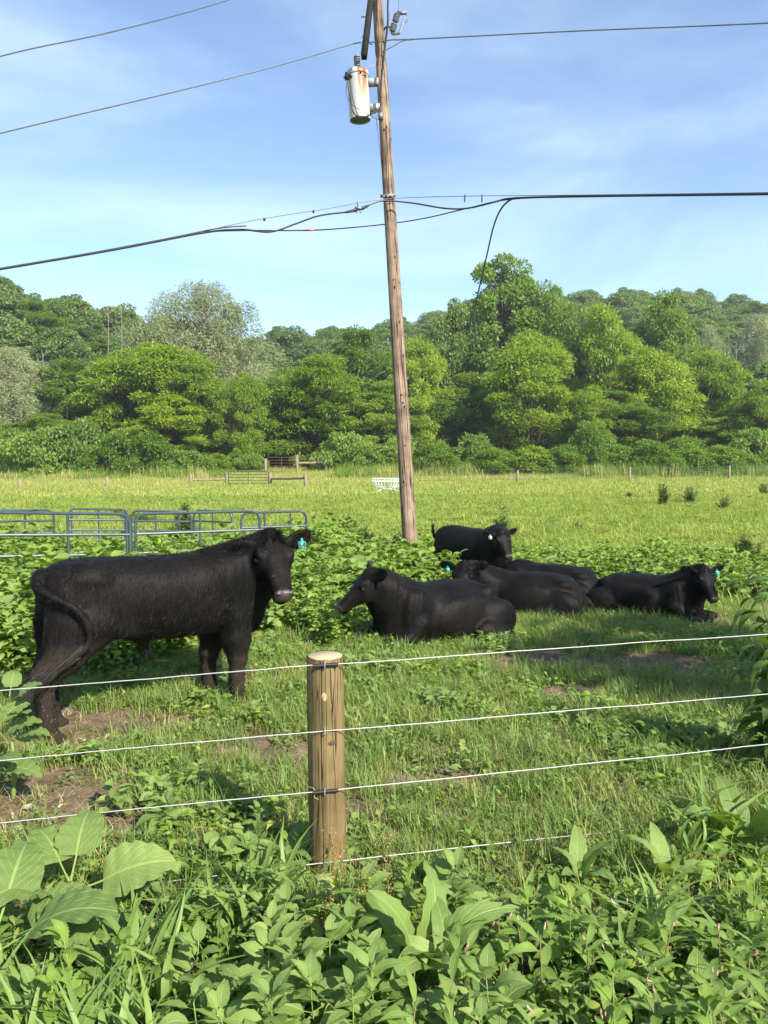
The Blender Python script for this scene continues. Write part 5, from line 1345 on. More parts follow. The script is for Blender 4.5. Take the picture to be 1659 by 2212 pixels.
# ------------------------------------------------------------------ far field fence, gates, feeder
def far_post(root, px, ybase, ytop, wpx=7, mat=None):
    b = G(px, ybase); d = b.y; top = P(px, ytop, d); r = wpx / 2 / FPX * d
    o = MB().lathe([(r, -.3), (r, 0), (r * .97, (top.z - b.z) * .97), (r * .8, top.z - b.z), (.0001, top.z - b.z + .01)], 10).build('post', M['farpost'], root)
    o.location = b - root.location
    return b, top
def rail(root, a, b, r, mat):
    o = a.copy(); MB().tube([(0, 0, 0), tuple((b - a) * .5 + Vector((0, 0, -.02))), tuple(b - a)], r, 8).build('rail', mat, root).location = o - root.location
ff = empty('field_fence', G(410, 1050)); tag(ff, 'long timber post fence across the far side of the field, left of the feeder', 'fence')
PT = [far_post(ff, 43, 1062, 1036), far_post(ff, 231, 1054, 1030), far_post(ff, 412, 1049, 1026), far_post(ff, 490, 1048, 1026, 8), far_post(ff, 584, 1050, 1023, 8), far_post(ff, 660, 1054, 1022)]
rail(ff, P(412, 1037, PT[2][0].y), P(489, 1035, PT[3][0].y), .085, M['farpost']); rail(ff, P(585, 1034, PT[4][0].y), P(660, 1033, PT[5][0].y), .085, M['farpost'])
rf = empty('field_fence', G(1118, 1045)); tag(rf, 'far field fence of posts and thin wire right of the utility pole', 'fence')
PR = [far_post(rf, 1118, 1045, 1016, 5.5), far_post(rf, 1360, 1041, 1010, 5.5), far_post(rf, 1575, 1036, 1006, 5.5)]
e0 = G(905, 1048); e1 = G(1800, 1032)
pr = [e0] + [q[0] for q in PR] + [e1]
for hgt in (.35, .75, 1.15):
    MB().tube([tuple(q + Vector((0, 0, hgt)) - rf.location) for q in pr], .012, 4).build('wire', M['wire'], rf)
def gate(px0, px1, yb, yt, bars, label, mat, ups=(.5,), thick=.03):
    a = G(px0, yb); b = G(px1, yb); root = empty('field_gate', a); tag(root, label, 'gate')
    d = b - a; Ln = d.length; e = d / Ln; H = P(px0, yt, a.y).z - a.z; z0 = .22
    def q(x, z): return tuple(e * x + Vector((0, 0, z)))
    bd = .12
    MB().tube([q(0, z0), q(0, H - bd), q(bd * .3, H - bd * .3), q(bd, H), q(Ln / 2, H), q(Ln - bd, H), q(Ln - bd * .3, H - bd * .3), q(Ln, H - bd), q(Ln, z0), q(Ln * .5, z0), q(0.02, z0)], thick, 7).build('frame', mat, root)
    for k in range(bars): z = z0 + (H - z0) * (k + 1) / (bars + 1); MB().tube([q(0, z), q(Ln, z)], thick * .8, 6).build('bar', mat, root)
    for f in ups: MB().tube([q(Ln * f, z0), q(Ln * f, H)], thick * .9, 6).build('upright', mat, root)
gate(494, 580, 1050, 1019, 3, 'dark green metal gate between timber posts across the field', M['greengate'])
bf = empty('field_fence', G(575, 1024)); tag(bf, 'short timber fence at the foot of the trees beside the rusty gate', 'fence')
for px, yb, yt in ((574, 1024, 991), (642, 1022, 983), (704, 1020, 992)): far_post(bf, px, yb, yt, 6.5)
rail(bf, P(644, 1000, G(642, 1022).y), P(703, 999, G(704, 1020).y), .11, M['farpost'])
gate(578, 639, 1024, 988, 4, 'rusty red-brown metal gate in front of the trees', M['rust'])
# hay feeder: an open basket of white pipe, oval, on splayed legs
fc_ = G(838, 1064); fd_ = fc_.y
feeder = empty('hay_feeder', fc_); tag(feeder, 'white pipe basket hay feeder standing in the field left of the pole', 'feeder')
hw = 36 / FPX * fd_; hh = P(838, 1034, fd_).z - fc_.z
rim = [(hw * math.cos(t), hw * .62 * math.sin(t)) for t in np.arange(8) * math.pi / 4 + math.pi / 8]
for zf, sc in ((1.0, 1.0), (.80, .985)):
    MB().tube([(x * sc, y * sc, hh * zf) for x, y in rim + rim[:2]], .028, 6).build('rim', M['silver'], feeder)
low = [(x * .42, y * .42, hh * .26) for x, y in rim]
MB().tube(low + low[:2], .028, 6).build('base_ring', M['silver'], feeder)
for k in range(28):
    t = k / 28 * 2 * math.pi; x, y = hw * math.cos(t) * .97, hw * .62 * math.sin(t) * .97
    MB().tube(bez([(x, y, hh), (x * .98, y * .98, hh * .80), (x * .80, y * .80, hh * .45), (x * .42, y * .42, hh * .27)], 8), .02, 5).build('bar', M['silver'], feeder)
for sx in (-1, 1):
    for sy in (-1, 1): MB().tube([(sx * hw * .30, sy * hw * .2, hh * .28), (sx * hw * .78, sy * hw * .42, 0)], .028, 6).build('leg', M['silver'], feeder)
    MB().tube([(sx * hw * .45, 0, hh * .3), (-sx * hw * .2, .2 * sx, 0.02)], .028, 6).build('leg', M['silver'], feeder)

# ------------------------------------------------------------------ leaves and herbs
def leaf_arrays(L, W, shape='ovate', ns=7, nc=1, fold=.25, arch=.25, serr=0.0, wav=0.0, pet=0.15, rng=None, twist=0.0):
    """leaf along +y from the origin, upper side +z. Returns V, F, UV (u = -1..1 across, v = 0..1 along)."""
    rng = rng or np.random.default_rng(0)
    t = np.linspace(0, 1, ns + 1)
    if shape == 'ovate': w_ = np.sin(np.pi * t ** .72) ** .85
    elif shape == 'lance': w_ = np.sin(np.pi * t ** .8) ** 1.15
    elif shape == 'heart': w_ = np.where(t < .08, .75, 1) * np.clip(1.02 - ((t - .22) / .80) ** 2, 0, 1) ** .7
    elif shape == 'round': w_ = np.sqrt(np.clip(1 - (2 * t - 1) ** 2, 0, 1)) * .98 + .02
    elif shape == 'dock': w_ = np.sin(np.pi * t ** .6) ** .6
    else: w_ = np.ones_like(t)
    w_ = w_ * W / 2; w_[-1] = W * .02
    if shape in ('ovate', 'lance', 'dock'): w_[0] = W * .04
    if serr: w_[1:-1] *= 1 + serr * np.where(np.arange(1, ns) % 2, 1, -1)
    cols = np.linspace(-1, 1, 2 * nc + 1)
    yy = L * t; zz = arch * L * (np.sin(t * 2.2) * .55 - t * t * .75)
    V, UV = [], []
    for i in range(ns + 1):
        tw = twist * t[i]
        for c in cols:
            x = c * w_[i]; z = zz[i] + abs(x) * fold + wav * W * math.sin(i * 2.1 + c * 1.3) * abs(c) + (serr * .0)
            x2 = x * math.cos(tw) - (z - zz[i]) * math.sin(tw); z2 = zz[i] + x * math.sin(tw) + (z - zz[i]) * math.cos(tw)
            V.append((x2, pet * L + yy[i], z2)); UV.append((c, t[i]))
    k = len(cols); i = np.arange(ns)[:, None] * k; j = np.arange(k - 1)[None]
    F = np.stack([i + j, i + j + 1, i + k + j + 1, i + k + j], -1).reshape(-1, 4)
    V = np.array(V); UV = np.array(UV)
    if pet > 0:      # leaf stalk
        pw = max(.0012, W * .02); b = len(V)
        V = np.vstack([V, [(-pw, 0, -.12 * pet * L), (pw, 0, -.12 * pet * L), (pw * .9, pet * L * 1.02, 0.0005), (-pw * .9, pet * L * 1.02, 0.0005)]]); UV = np.vstack([UV, [(0, .0)] * 4])
        F = np.vstack([F, [b, b + 1, b + 2, b + 3]])
    return V, F, UV
def leaf_mesh(name, mat, **k):
    V, F, UV = leaf_arrays(**k)
    return mesh_np(name, V, F, mat, True, uv=UV, tint=np.full(len(V), .5))
R3 = np.random.default_rng(33)
LM = {
    'broad': [leaf_mesh('leaf', M['l_broad'], L=.11, W=.062, shape='ovate', ns=10, nc=2, fold=.22, arch=a, wav=.02, serr=.03, pet=.22, twist=t) for a, t in ((.25, 0), (.4, .15), (.12, -.2))],
    'nettle': [leaf_mesh('leaf', M['l_nettle'], L=.105, W=.055, shape='ovate', ns=18, nc=1, fold=.28, arch=a, serr=.085, pet=.18, twist=t) for a, t in ((.35, 0), (.5, .2), (.2, -.15))],
    'smart': [leaf_mesh('leaf', M['l_smart'], L=.095, W=.024, shape='lance', ns=7, nc=1, fold=.3, arch=a, pet=.06, twist=t) for a, t in ((.3, 0), (.5, .3), (.15, -.25))],
    'mallow': [leaf_mesh('leaf', M['l_mallow'], L=.055, W=.064, shape='round', ns=8, nc=2, fold=.18, arch=.12, wav=.05, serr=.04, pet=1.3)],
    'dock': [leaf_mesh('leaf', M['l_broad'], L=.26, W=.105, shape='dock', ns=14, nc=2, fold=.16, arch=a, wav=.045, pet=.2, twist=t) for a, t in ((.3, .1), (.5, -.2))],
    'burdock': [leaf_mesh('leaf', M['l_burdock'], L=.36, W=.30, shape='heart', ns=14, nc=3, fold=.10, arch=a, wav=.045, pet=.45, twist=t) for a, t in ((.28, .1), (.4, -.15), (.15, .2))],
    'poke': [leaf_mesh('leaf', M['l_poke'], L=.15, W=.055, shape='lance', ns=9, nc=1, fold=.25, arch=a, pet=.12, twist=t) for a, t in ((.55, 0), (.75, .2), (.35, -.2))],
    'blade': [leaf_mesh('blade', M['grassshade'], L=.34, W=.017, shape='lance', ns=8, nc=1, fold=.3, arch=a, pet=0, twist=t) for a, t in ((.55, .2), (.85, -.3), (.3, .1))],
}
def stem_mesh(pts, r0, r1, mat, n=5): return MB().tube(pts, np.linspace(r0, r1, len(pts)), n).mesh('stem', mat)
def put_leaf(root, me, pos, yaw, pitch, scale, roll=0.0):
    o = obj('leaf', me, root, pos, (pitch, roll, yaw), scale); return o
PLANTS = []
def herb(kind, loc, h, rng, nodes=6, per=2, leaf='nettle', ls=1.0, lean=(0, 0), stemmat=None, label=None, name='weed', taper=True, flower=False, cat='weed'):
    if loc[1] > 2.65: h = h * .6
    root = empty(name, loc)
    top = np.array([lean[0] * h, lean[1] * h, h])
    pts = bez([(0, 0, -.02), top * .5 + rng.normal(size=3) * .01, top], 7)
    st = obj('stem', stem_mesh(pts, .0042 * (h / .4) ** .5, .0018, stemmat or M['stem']), root)
    for i in range(nodes):
        f = .18 + .82 * (i + .5) / nodes; c = np.array([np.interp(f, np.linspace(0, 1, len(pts)), pts[:, k]) for k in range(3)])
        y0 = rng.random() * 6.28 + i * 1.57
        s_ = ls * ((1.15 - .62 * max(0, f - .35) / .65) if taper else 1.0) * rng.uniform(.85, 1.15)
        for j in range(per):
            put_leaf(root, LM[leaf][rng.integers(len(LM[leaf]))], c, y0 + j * 6.283 / per + rng.normal() * .2, rng.uniform(-.15, .35) + (.5 * max(0, f - .8) / .2), s_, rng.normal() * .2)
    if leaf in ('nettle', 'broad'):   # top rosette
        for j in range(3): put_leaf(root, LM[leaf][0], pts[-1], rng.random() * 6.28, rng.uniform(.4, 1.0), ls * .5)
    if flower:
        for j in range(rng.integers(0, 3)):
            b = pts[-1] + np.array([0, 0, -.02 * j]) + rng.normal(size=3) * .012
            e_ = b + np.array([rng.normal() * .008, rng.normal() * .008, .014])
            MB().tube(bez([b, (b + e_) / 2, e_, e_ + [0, 0, .008]], 9), [.0008, .001, .002, .0028, .003, .003, .0028, .002, .0008], 5).build('flower_spike', M['pink'], root)
    if label: tag(root, label, cat)
    PLANTS.append((root, kind)); return root
rg = np.random.default_rng(77)
def near(px, py, h=.0):
    """ground spot of a plant whose top is seen near (px, py) when it is h tall."""
    r = ray(px, py); t = (h - CAM_H) / r.z; x, y = r.x * t, r.y * t
    return (x, y, float(gz(x, y)))
# burdock at the left: a few very large leaves
def burdock(px, py, h, leaves, label, s=.80):
    loc = near(px, py, h); root = empty('burdock', loc); tag(root, label, 'weed')
    obj('stem', stem_mesh(bez([(0, 0, -.03), (.01, .0, h * .3), (.0, .01, h * .55)], 6), .014, .008, M['stem'], 7), root)
    for k, (yaw, pitch, sc, zf, roll) in enumerate(leaves):
        put_leaf(root, LM['burdock'][k % 3], (0, 0, h * zf), yaw, pitch, sc * s, roll)
    PLANTS.append((root, 'burdock'))
burdock(150, 1850, .30, [(-1.25, .25, .92, .55, .5), (2.6, .35, .95, .6, -.2), (-2.8, .1, .95, .5, -.2), (3.8, -.15, 1.0, .45, 0), (-2.2, -.25, .85, .35, .1), (.9, .4, .7, .7, .2), (.1, .5, .75, .7, 0)], 'big-leaved burdock at the lower left, leaves as wide as a hand')
burdock(-10, 1940, .34, [(-1.6, .3, 1.0, .6, .1), (-.9, .2, .85, .5, .2), (-2.5, 0, .95, .4, 0), (.2, .5, .8, .7, .2), (3.0, .1, .8, .5, 0)], 'burdock at the left edge with a brown-spotted leaf')
burdock(-20, 1560, .42, [(-1.3, .35, .62, .8, .2), (-.6, .5, .55, .9, .1), (-2.2, .1, .6, .6, 0), (-1.7, -.1, .65, .45, .1), (.6, .7, .45, 1.0, 0), (-1.0, .1, .55, .35, .2)], 'pale upright burdock cut by the left edge beside the muddy hind leg')
burdock(20, 1500, .55, [(-1.1, .5, .42, .95, .2), (.3, .7, .4, 1.0, .1), (-2.2, .3, .45, .8, 0), (-1.6, .1, .5, .6, .1), (2.2, .5, .4, .9, 0), (-.4, .2, .45, .5, .2)], 'leafy burdock shoot just below the hoof at the left edge')
# broad dock leaves
def dock(px, py, h, n, label, s=1.0, up=.9, seedstalk=False):
    loc = near(px, py, h); root = empty('dock_plant', loc); tag(root, label, 'weed')
    obj('stem', stem_mesh(bez([(0, 0, -.03), (.0, .0, .04), (.01, 0, .08)], 4), .009, .006, M['stem'], 6), root)
    for k in range(n):
        put_leaf(root, LM['dock'][k % 2], (rg.normal() * .01, rg.normal() * .01, .04), k * 6.283 / n + rg.normal() * .3, up * rg.uniform(.5, 1.15), s * rg.uniform(.8, 1.15), rg.normal() * .3)
    PLANTS.append((root, 'dock'))
dock(905, 1950, .30, 6, 'tall dock in the lower centre with two big upright leaves', 1.15, 1.05)
dock(985, 2010, .22, 5, 'dock right of the tall one, broad flat leaf facing up', 1.0, .8)
dock(1440, 1830, .18, 5, 'dock with glossy leaves under the lowest wire at the right', .7, .9)
dock(1520, 2105, .20, 5, 'dock with a curled pale leaf near the bottom right', .9, .7)
dock(735, 2110, .22, 4, 'dock with one smooth oval leaf at the bottom centre', .9, .9)
dock(1620, 1640, .42, 6, 'large-leaved dock at the right edge under the third wire', 1.1, .8)
dock(1250, 1820, .2, 5, 'small dock right of the lowest wire middle', .7, .8)
dock(620, 1790, .16, 5, 'small dock in the grass left of the post foot', .6, .8)
# reddish dock seed stalks in front of the post
def seedstalk(px, py, h, label):
    loc = near(px, py, h); root = empty('seed_stalk', loc); tag(root, label, 'weed')
    p = bez([(0, 0, -.02), (.01, 0, h * .5), (rg.normal() * .03, .0, h)], 9); obj('stem', stem_mesh(p, .003, .0012, M['redstem']), root)
    V, Fs = [], []; n = 0
    for k in range(150):
        f = rg.uniform(.3, 1); c = np.array([np.interp(f, np.linspace(0, 1, len(p)), p[:, i]) for i in range(3)]) + rg.normal(size=3) * [.016, .016, .012]
        s_ = rg.uniform(.002, .0045); d = norm(rg.normal(size=(1, 3)))[0]; u = norm(np.cross(d, rg.normal(size=3))[None])[0]; w2 = np.cross(d, u)
        V += [c + u * s_, c + w2 * s_, c - u * s_, c - w2 * s_, c + d * s_ * 1.3]; Fs += [[n, n + 1, n + 4], [n + 1, n + 2, n + 4], [n + 2, n + 3, n + 4], [n + 3, n, n + 4]]; n += 5
    tag(obj('seed_head', mesh_np('seed_head', np.array(V), np.array(Fs), M['seed']), root), kind='stuff')
    PLANTS.append((root, 'seed'))
for x, y, h, l in ((716, 1790, .40, 'reddish seed stalk standing right in front of the post'), (745, 1850, .36, 'reddish seed stalk just right of the post, leaning'), (770, 1880, .32, 'short yellow-brown seed stalk right of the post'), (832, 1800, .42, 'tall yellow-brown seed stalk farthest right of the post'), (700, 1920, .28, 'low seed stalk below the left side of the post')):
    seedstalk(x, y, h, l)
# poke-like shrub at the right edge
def edge_shrub():
    xs_ = (1700 - 829.5) / FPX * 4.15; loc = (xs_, 4.15, float(gz(xs_, 4.15))); root = empty('leafy_shrub', loc); tag(root, 'tall shrub with drooping pointed leaves cut by the right edge', 'shrub')
    D = loc[1]
    ends = [(1618, 1262), (1660, 1225), (1636, 1320), (1628, 1390), (1600, 1440), (1650, 1490), (1618, 1550), (1690, 1300), (1655, 1600), (1625, 1470), (1640, 1360), (1670, 1420), (1660, 1540), (1700, 1380), (1632, 1640)]
    base = Vector(loc)
    for k, (px, py) in enumerate(ends):
        e_ = P(px + 14, py, D + rg.uniform(-.12, .2)) - base; b = np.array([0, 0, max(.02, e_.z * rg.uniform(.25, .5))]) * [0, 0, 1]
        p = bez([(0, 0, 0), b + [0.02, 0, 0], (b + np.array(e_)) / 2 + [0.03, 0, .05], np.array(e_)], 10)
        obj('stem', stem_mesh(p, .008, .002, M['redstem']), root)
        for j in range(13):
            f = .35 + .65 * j / 12; c = np.array([np.interp(f, np.linspace(0, 1, len(p)), p[:, i]) for i in range(3)])
            put_leaf(root, LM['poke'][rg.integers(3)], c, rg.random() * 6.28 if j < 12 else 1.57, rg.uniform(-.8, .05), rg.uniform(.8, 1.35), rg.normal() * .25)
edge_shrub()
# herb layer in the foreground: (kind, picture box, count)
def many(kind, spots, mk, phrase):
    spots = sorted(spots, key=lambda q: q[0])
    for k, q in enumerate(spots):
        root = mk(q)
        o_ = ORD[k] if k < len(ORD) else 'last'
        tag(root, phrase % o_, 'weed', kind + ' plants in front of the fence')
def spots(boxes, seed, mind=38):
    r = np.random.default_rng(seed); S_ = []
    for (x0, y0, x1, y1, n) in boxes:
        c = 0; k = 0
        while c < n and k < 400:
            k += 1; x, y = r.uniform(x0, x1), r.uniform(y0, y1)
            if all(abs(x - a) + abs(y - b) > mind for a, b in S_): S_.append((x, y)); c += 1
    return S_
many('nettle', [(1185, 1880), (1240, 1960), (1120, 1930), (1545, 1780), (1600, 1840), (1650, 1790), (1590, 1720), (1480, 1880), (240, 2040), (150, 2060), (110, 2120), (1640, 1900), (1380, 1860), (1320, 2140), (870, 1830), (1560, 2170)], lambda q: herb('nettle', near(q[0], q[1], .29), .29 * rg.uniform(.85, 1.15), rg, 6, 2, 'nettle', rg.uniform(.95, 1.25), (rg.normal() * .08, rg.normal() * .08), name='nettle'), 'stinging nettle with toothed leaves, %s from the left among the foreground nettles')
many('smartweed', spots([(850, 2020, 1500, 2200, 20), (1480, 1980, 1659, 2200, 8), (980, 1880, 1180, 1990, 5), (1250, 1960, 1450, 2040, 5)], 5), lambda q: herb('smartweed', near(q[0], q[1], .22), .22 * rg.uniform(.8, 1.25), rg, 8, 1, 'smart', rg.uniform(1.0, 1.35), (rg.normal() * .12, rg.normal() * .12), M['redstem'], name='smartweed', taper=False, flower=True), 'pink-spiked smartweed with narrow leaves, %s from the left among its kind')
many('nightshade', spots([(420, 1990, 830, 2200, 17), (560, 1900, 830, 2010, 7), (820, 1830, 1010, 1900, 4), (10, 2150, 60, 2200, 1), (980, 2120, 1080, 2200, 3)], 6, 60), lambda q: herb('nightshade', near(q[0], q[1], .22), .22 * rg.uniform(.85, 1.2), rg, 6, 2, 'broad', rg.uniform(1.0, 1.5), (rg.normal() * .1, rg.normal() * .1), name='nightshade'), 'bushy weed with soft oval insect-bitten leaves, %s from the left among its kind')
def mallow(q):
    root = empty('mallow', near(q[0], q[1], .10))
    for k in range(7):
        a = rg.random() * 6.28; r_ = rg.uniform(0, .05)
        put_leaf(root, LM['mallow'][0], (r_ * math.cos(a), r_ * math.sin(a), .01), a, rg.uniform(.5, 1.2), rg.uniform(.8, 1.35))
    PLANTS.append((root, 'mallow')); return root
many('mallow', spots([(380, 1800, 640, 1960, 15), (1250, 1960, 1480, 2030, 8), (450, 1930, 560, 2050, 4)], 7, 30), mallow, 'low mallow with round scalloped leaves, %s from the left among the mallows')
def bigtuft(q):
    root = empty('grass_tuft', near(q[0], q[1], .25))
    for k in range(int(q[2])):
        o = obj('blade', LM['blade'][rg.integers(3)], root, (rg.normal() * .03, rg.normal() * .03, 0), (rg.uniform(.7, 1.45), rg.normal() * .2, rg.random() * 6.28), (q[3] * rg.uniform(1.0, 1.8), q[3] * rg.uniform(.8, 1.2), q[3]))
    PLANTS.append((root, 'tuft')); return root
many('wide-bladed grass', [(300, 1990, 16, 1.1), (345, 2050, 12, 1.0), (545, 1880, 18, 1.0), (600, 1850, 16, 1.0), (500, 1900, 14, .9), (60, 2150, 22, .9), (150, 2190, 22, .9), (230, 2150, 22, .9), (20, 2080, 18, .9), (1430, 1930, 16, .9), (1380, 1960, 14, .9), (1340, 1980, 12, .8), (1560, 1700, 14, 1.0), (1500, 1740, 12, .9), (300, 2195, 20, .9), (1620, 1980, 14, .9)], bigtuft, 'tuft of long wide grass blades, %s from the left among the foreground tufts')

# single weeds out on the grass between the cattle
many('young burdock', [(1060, 1385), (1095, 1372), (430, 1650), (250, 1690), (560, 1745), (360, 1720)], lambda q: herb('young', near(q[0], q[1] - 10, .2), .2 * rg.uniform(.9, 1.6), rg, 6, 3, 'broad', rg.uniform(.8, 1.3), name='leafy_weed'), 'single leafy weed standing in the paddock grass, %s from the left')
# dark feathery weeds in the field
def feather(px, py_top, py_base, wpx, label, sparse=1.0):
    b = G(px, py_base); d = b.y; h = P(px, py_top, d).z - b.z; wd = wpx / FPX * d / 2
    root = empty('field_weed', b); tag(root, label, 'weed')
    r = np.random.default_rng(int(px)); V_, F_, T_ = [], [], []; nv = 0; mb = MB()
    for s_ in range(max(4, int(9 * sparse))):
        a = r.random() * 6.28; q0 = math.sqrt(r.random()); e_ = np.array([wd * math.cos(a) * q0, wd * .8 * math.sin(a) * q0, h * r.uniform(.75, 1.05) * (1 - .5 * q0 * q0)])
        p = bez([(0, 0, 0), e_ * [.5, .5, .5], e_], 6); mb.tube(p, np.linspace(.008, .002, len(p)), 4, False)
        n = int(150 * sparse); f = r.random(n) ** .8; c = np.stack([np.interp(f, np.linspace(0, 1, len(p)), p[:, i]) for i in range(3)], 1)
        D_ = np.stack([np.cos(q_ := r.random(n) * 6.28), np.sin(q_), r.uniform(.1, .9, n)], 1)
        l = (.10 + .10 * (1 - f)) * (h / .8) * r.uniform(.6, 1.3, n); V, F, t = leaf_cloud(c, D_, np.tile([0, 0, 1.], (n, 1)) + r.normal(size=(n, 3)) * .3, l, .022 * (h / .8), .2, r)
        V_.append(V); F_.append(F + nv); T_.append(t); nv += len(V)
    mb.build('stem', M['stem'], root); obj('foliage', mesh_np('foliage', np.concatenate(V_), np.concatenate(F_), M['l_feather'], tint=np.concatenate(T_)), root)
for a in ((1430, 1042, 1094, 34, 'dark feathery weed in the far field, left of the two bigger ones'), (1494, 1046, 1088, 42, 'squat bushy weed in the far field, centre of the dark clump row'), (1563, 1068, 1102, 44, 'low round dark weed in the far field right of the squat one'),
          (1356, 1056, 1078, 20, 'smallest dark weed in the far field, leftmost of its row'), (1650, 1042, 1072, 30, 'dark weed in the far field at the right edge'), (1250, 1122, 1146, 24, 'small dark tuft in the field right of the standing heifer')): feather(*a)
feather(1084, 1085, 1215, 46, 'tall spindly weed behind the head of the standing heifer', .8)
feather(690, 1140, 1235, 70, 'soft feathery weed right of the ear of the steer', 1.6)
feather(770, 1130, 1215, 90, 'pale feathery weed clump left of the pole foot', 1.7)
feather(1615, 1150, 1240, 80, 'feathery weed clump behind the right-hand cow, near the edge', 1.5)
feather(395, 1085, 1190, 60, 'grey-green feathery weed growing through the corral panels', 1.4)
feather(860, 1140, 1205, 40, 'feathery weed immediately left of the pole foot', 1.2)

# ------------------------------------------------------------------ uncountable cover: thicket, grass, litter
def joined_plant(seed, h, nodes, per, L, W, shape, mat, spread, ns=5, droop=.3, serr=.06):
    """one bushy weed as a single mesh for the scattered thicket"""
    r = np.random.default_rng(seed); Vs, Fs, Us, Ts = [], [], [], []; nv = 0
    for st in range(5):
        top = np.array([r.normal() * spread, r.normal() * spread, h * r.uniform(.7, 1.1)])
        for i in range(nodes):
            f = .15 + .85 * (i + r.random()) / nodes; c = top * f * [1, 1, 1]
            for j in range(per):
                V, F, U = leaf_arrays(L=L * r.uniform(.6, 1.25), W=W * r.uniform(.7, 1.2), shape=shape, ns=ns, nc=1, fold=.25, arch=r.uniform(.2, .5), serr=serr, pet=.35)
                Rm = np.array(Euler((r.uniform(-.3, .6), r.normal() * .3, r.random() * 6.28)).to_matrix())
                Vs.append(V @ Rm.T + c); Fs.append(F + nv); Us.append(U); Ts.append(np.full(len(V), r.random())); nv += len(V)
    return mesh_np('thicket_plant', np.concatenate(Vs), np.concatenate(Fs), mat, True, uv=np.concatenate(Us), tint=np.concatenate(Ts))
def tuft(seed, n, h, w_, spread, mat, bend=.5, ns=3):
    r = np.random.default_rng(seed); a = r.random(n) * 6.28
    base = np.stack([r.normal(size=n) * spread, r.normal(size=n) * spread, np.zeros(n)], 1)
    hh = h * r.uniform(.45, 1.15, n); bd = bend * r.uniform(.2, 1.3, n) * hh; dr = np.stack([np.cos(a), np.sin(a), np.zeros(n)], 1); sd = np.stack([-np.sin(a), np.cos(a), np.zeros(n)], 1)
    rows = []
    for k in range(ns + 1):
        t = k / ns; c = base + dr * (bd * t * t)[:, None] + np.array([0, 0, 1.]) * (hh * (t - .25 * bend * t * t))[:, None]; wk = w_ * (1 - t) ** .7 * .5 + .0003
        rows += [c - sd * wk, c + sd * wk]
    V = np.stack(rows, 1).reshape(-1, 3); k2 = 2 * (ns + 1); b = np.arange(n)[:, None] * k2
    F = np.concatenate([np.stack([b + 2 * j, b + 2 * j + 1, b + 2 * j + 3, b + 2 * j + 2], -1).reshape(-1, 4) for j in range(ns)])
    return mesh_np('grass_tuft', V, F, mat, False, tint=np.repeat(r.random(n), k2))
def clover(seed, n, s_, spread, mat, flowers=0):
    r = np.random.default_rng(seed); Vs, Fs, Us, Ts = [], [], [], []; nv = 0
    for i in range(n):
        V, F, U = leaf_arrays(L=s_ * r.uniform(.7, 1.4), W=s_ * r.uniform(.5, .9), shape='ovate', ns=3, nc=1, fold=.2, arch=.2, pet=.2)
        Rm = np.array(Euler((r.uniform(-.2, .7), r.normal() * .3, r.random() * 6.28)).to_matrix())
        Vs.append(V @ Rm.T + [r.normal() * spread, r.normal() * spread, r.uniform(.01, .09)]); Fs.append(F + nv); Us.append(U); Ts.append(np.full(len(V), r.random())); nv += len(V)
    return mesh_np('low_leaves', np.concatenate(Vs), np.concatenate(Fs), mat, True, uv=np.concatenate(Us), tint=np.concatenate(Ts))
rs = np.random.default_rng(99)
# outline of the weed thicket on the ground (x, y)
def inside(poly, x, y):
    r = np.zeros(len(x), bool); n = len(poly)
    for i in range(n):
        (x1, y1), (x2, y2) = poly[i], poly[(i + 1) % n]
        c = ((y1 > y) != (y2 > y)); r ^= c & (x < (x2 - x1) * (y - y1) / (y2 - y1 + 1e-12) + x1)
    return r
THICK = [(-7.5, 6.4), (-3.2, 6.3), (-2.75, 6.1), (-2.3, 6.9), (-1.4, 7.35), (-.7, 7.1), (-.35, 7.4), (-.2, 8.3), (.9, 9.6), (1.3, 11.0), (1.9, 12.1), (3.2, 11.2), (3.9, 10.8), (4.6, 10.4), (6.0, 9.6), (9.5, 9.5), (9.5, 13.6), (5.5, 14.6), (2.5, 14.4), (1.2, 16.8), (-1.0, 17.0), (-2.2, 15.2), (-5, 14.5), (-9, 14)]
n = 9000; x = rs.uniform(-9, 9.5, n); y = rs.uniform(6, 17, n)
edge = fbm(x * .9, y * .9, 41, 3)
keep = inside(THICK, x + (fbm(x * 1.5, y * 1.5, 51, 2) - .5) * 1.2, y + (edge - .5) * 1.3) & (rs.random(n) < .75)
cows_xy = [(.58, 7.62, 1.05), (1.66, 8.95, 1.0), (2.28, 10.5, .95), (2.92, 8.85, 1.05), (1.4, 11.7, .75), (-.1, 6.9, .6)]
for cx_, cy_, rr in cows_xy: keep &= ((x - cx_) ** 2 + (y - cy_) ** 2 > (rr * .72) ** 2)
sx_, sy_ = math.cos(rad(36)), math.sin(rad(36))
al = (x + 1.575) * sx_ + (y - 5.33) * sy_; ac = -(x + 1.575) * sy_ + (y - 5.33) * sx_
keep &= ~((np.abs(al) < .9) & (np.abs(ac) < .5))
x, y = x[keep], y[keep]
hs_ = .62 + .55 * fbm(x * .7, y * .7, 61, 3) + rs.normal(size=len(x)) * .12
hs_ *= np.where(y < 8, .85, 1) * np.where((x > -1.2) & (x < .7) & (y < 9), .72, 1)
hs_ *= np.where(x > .9, .74, 1.0) * np.where((x > -.6) & (x < 1.4) & (y > 11), .62, 1.0) * np.where((x < -1) & (y > 8.5), 1.02, 1)
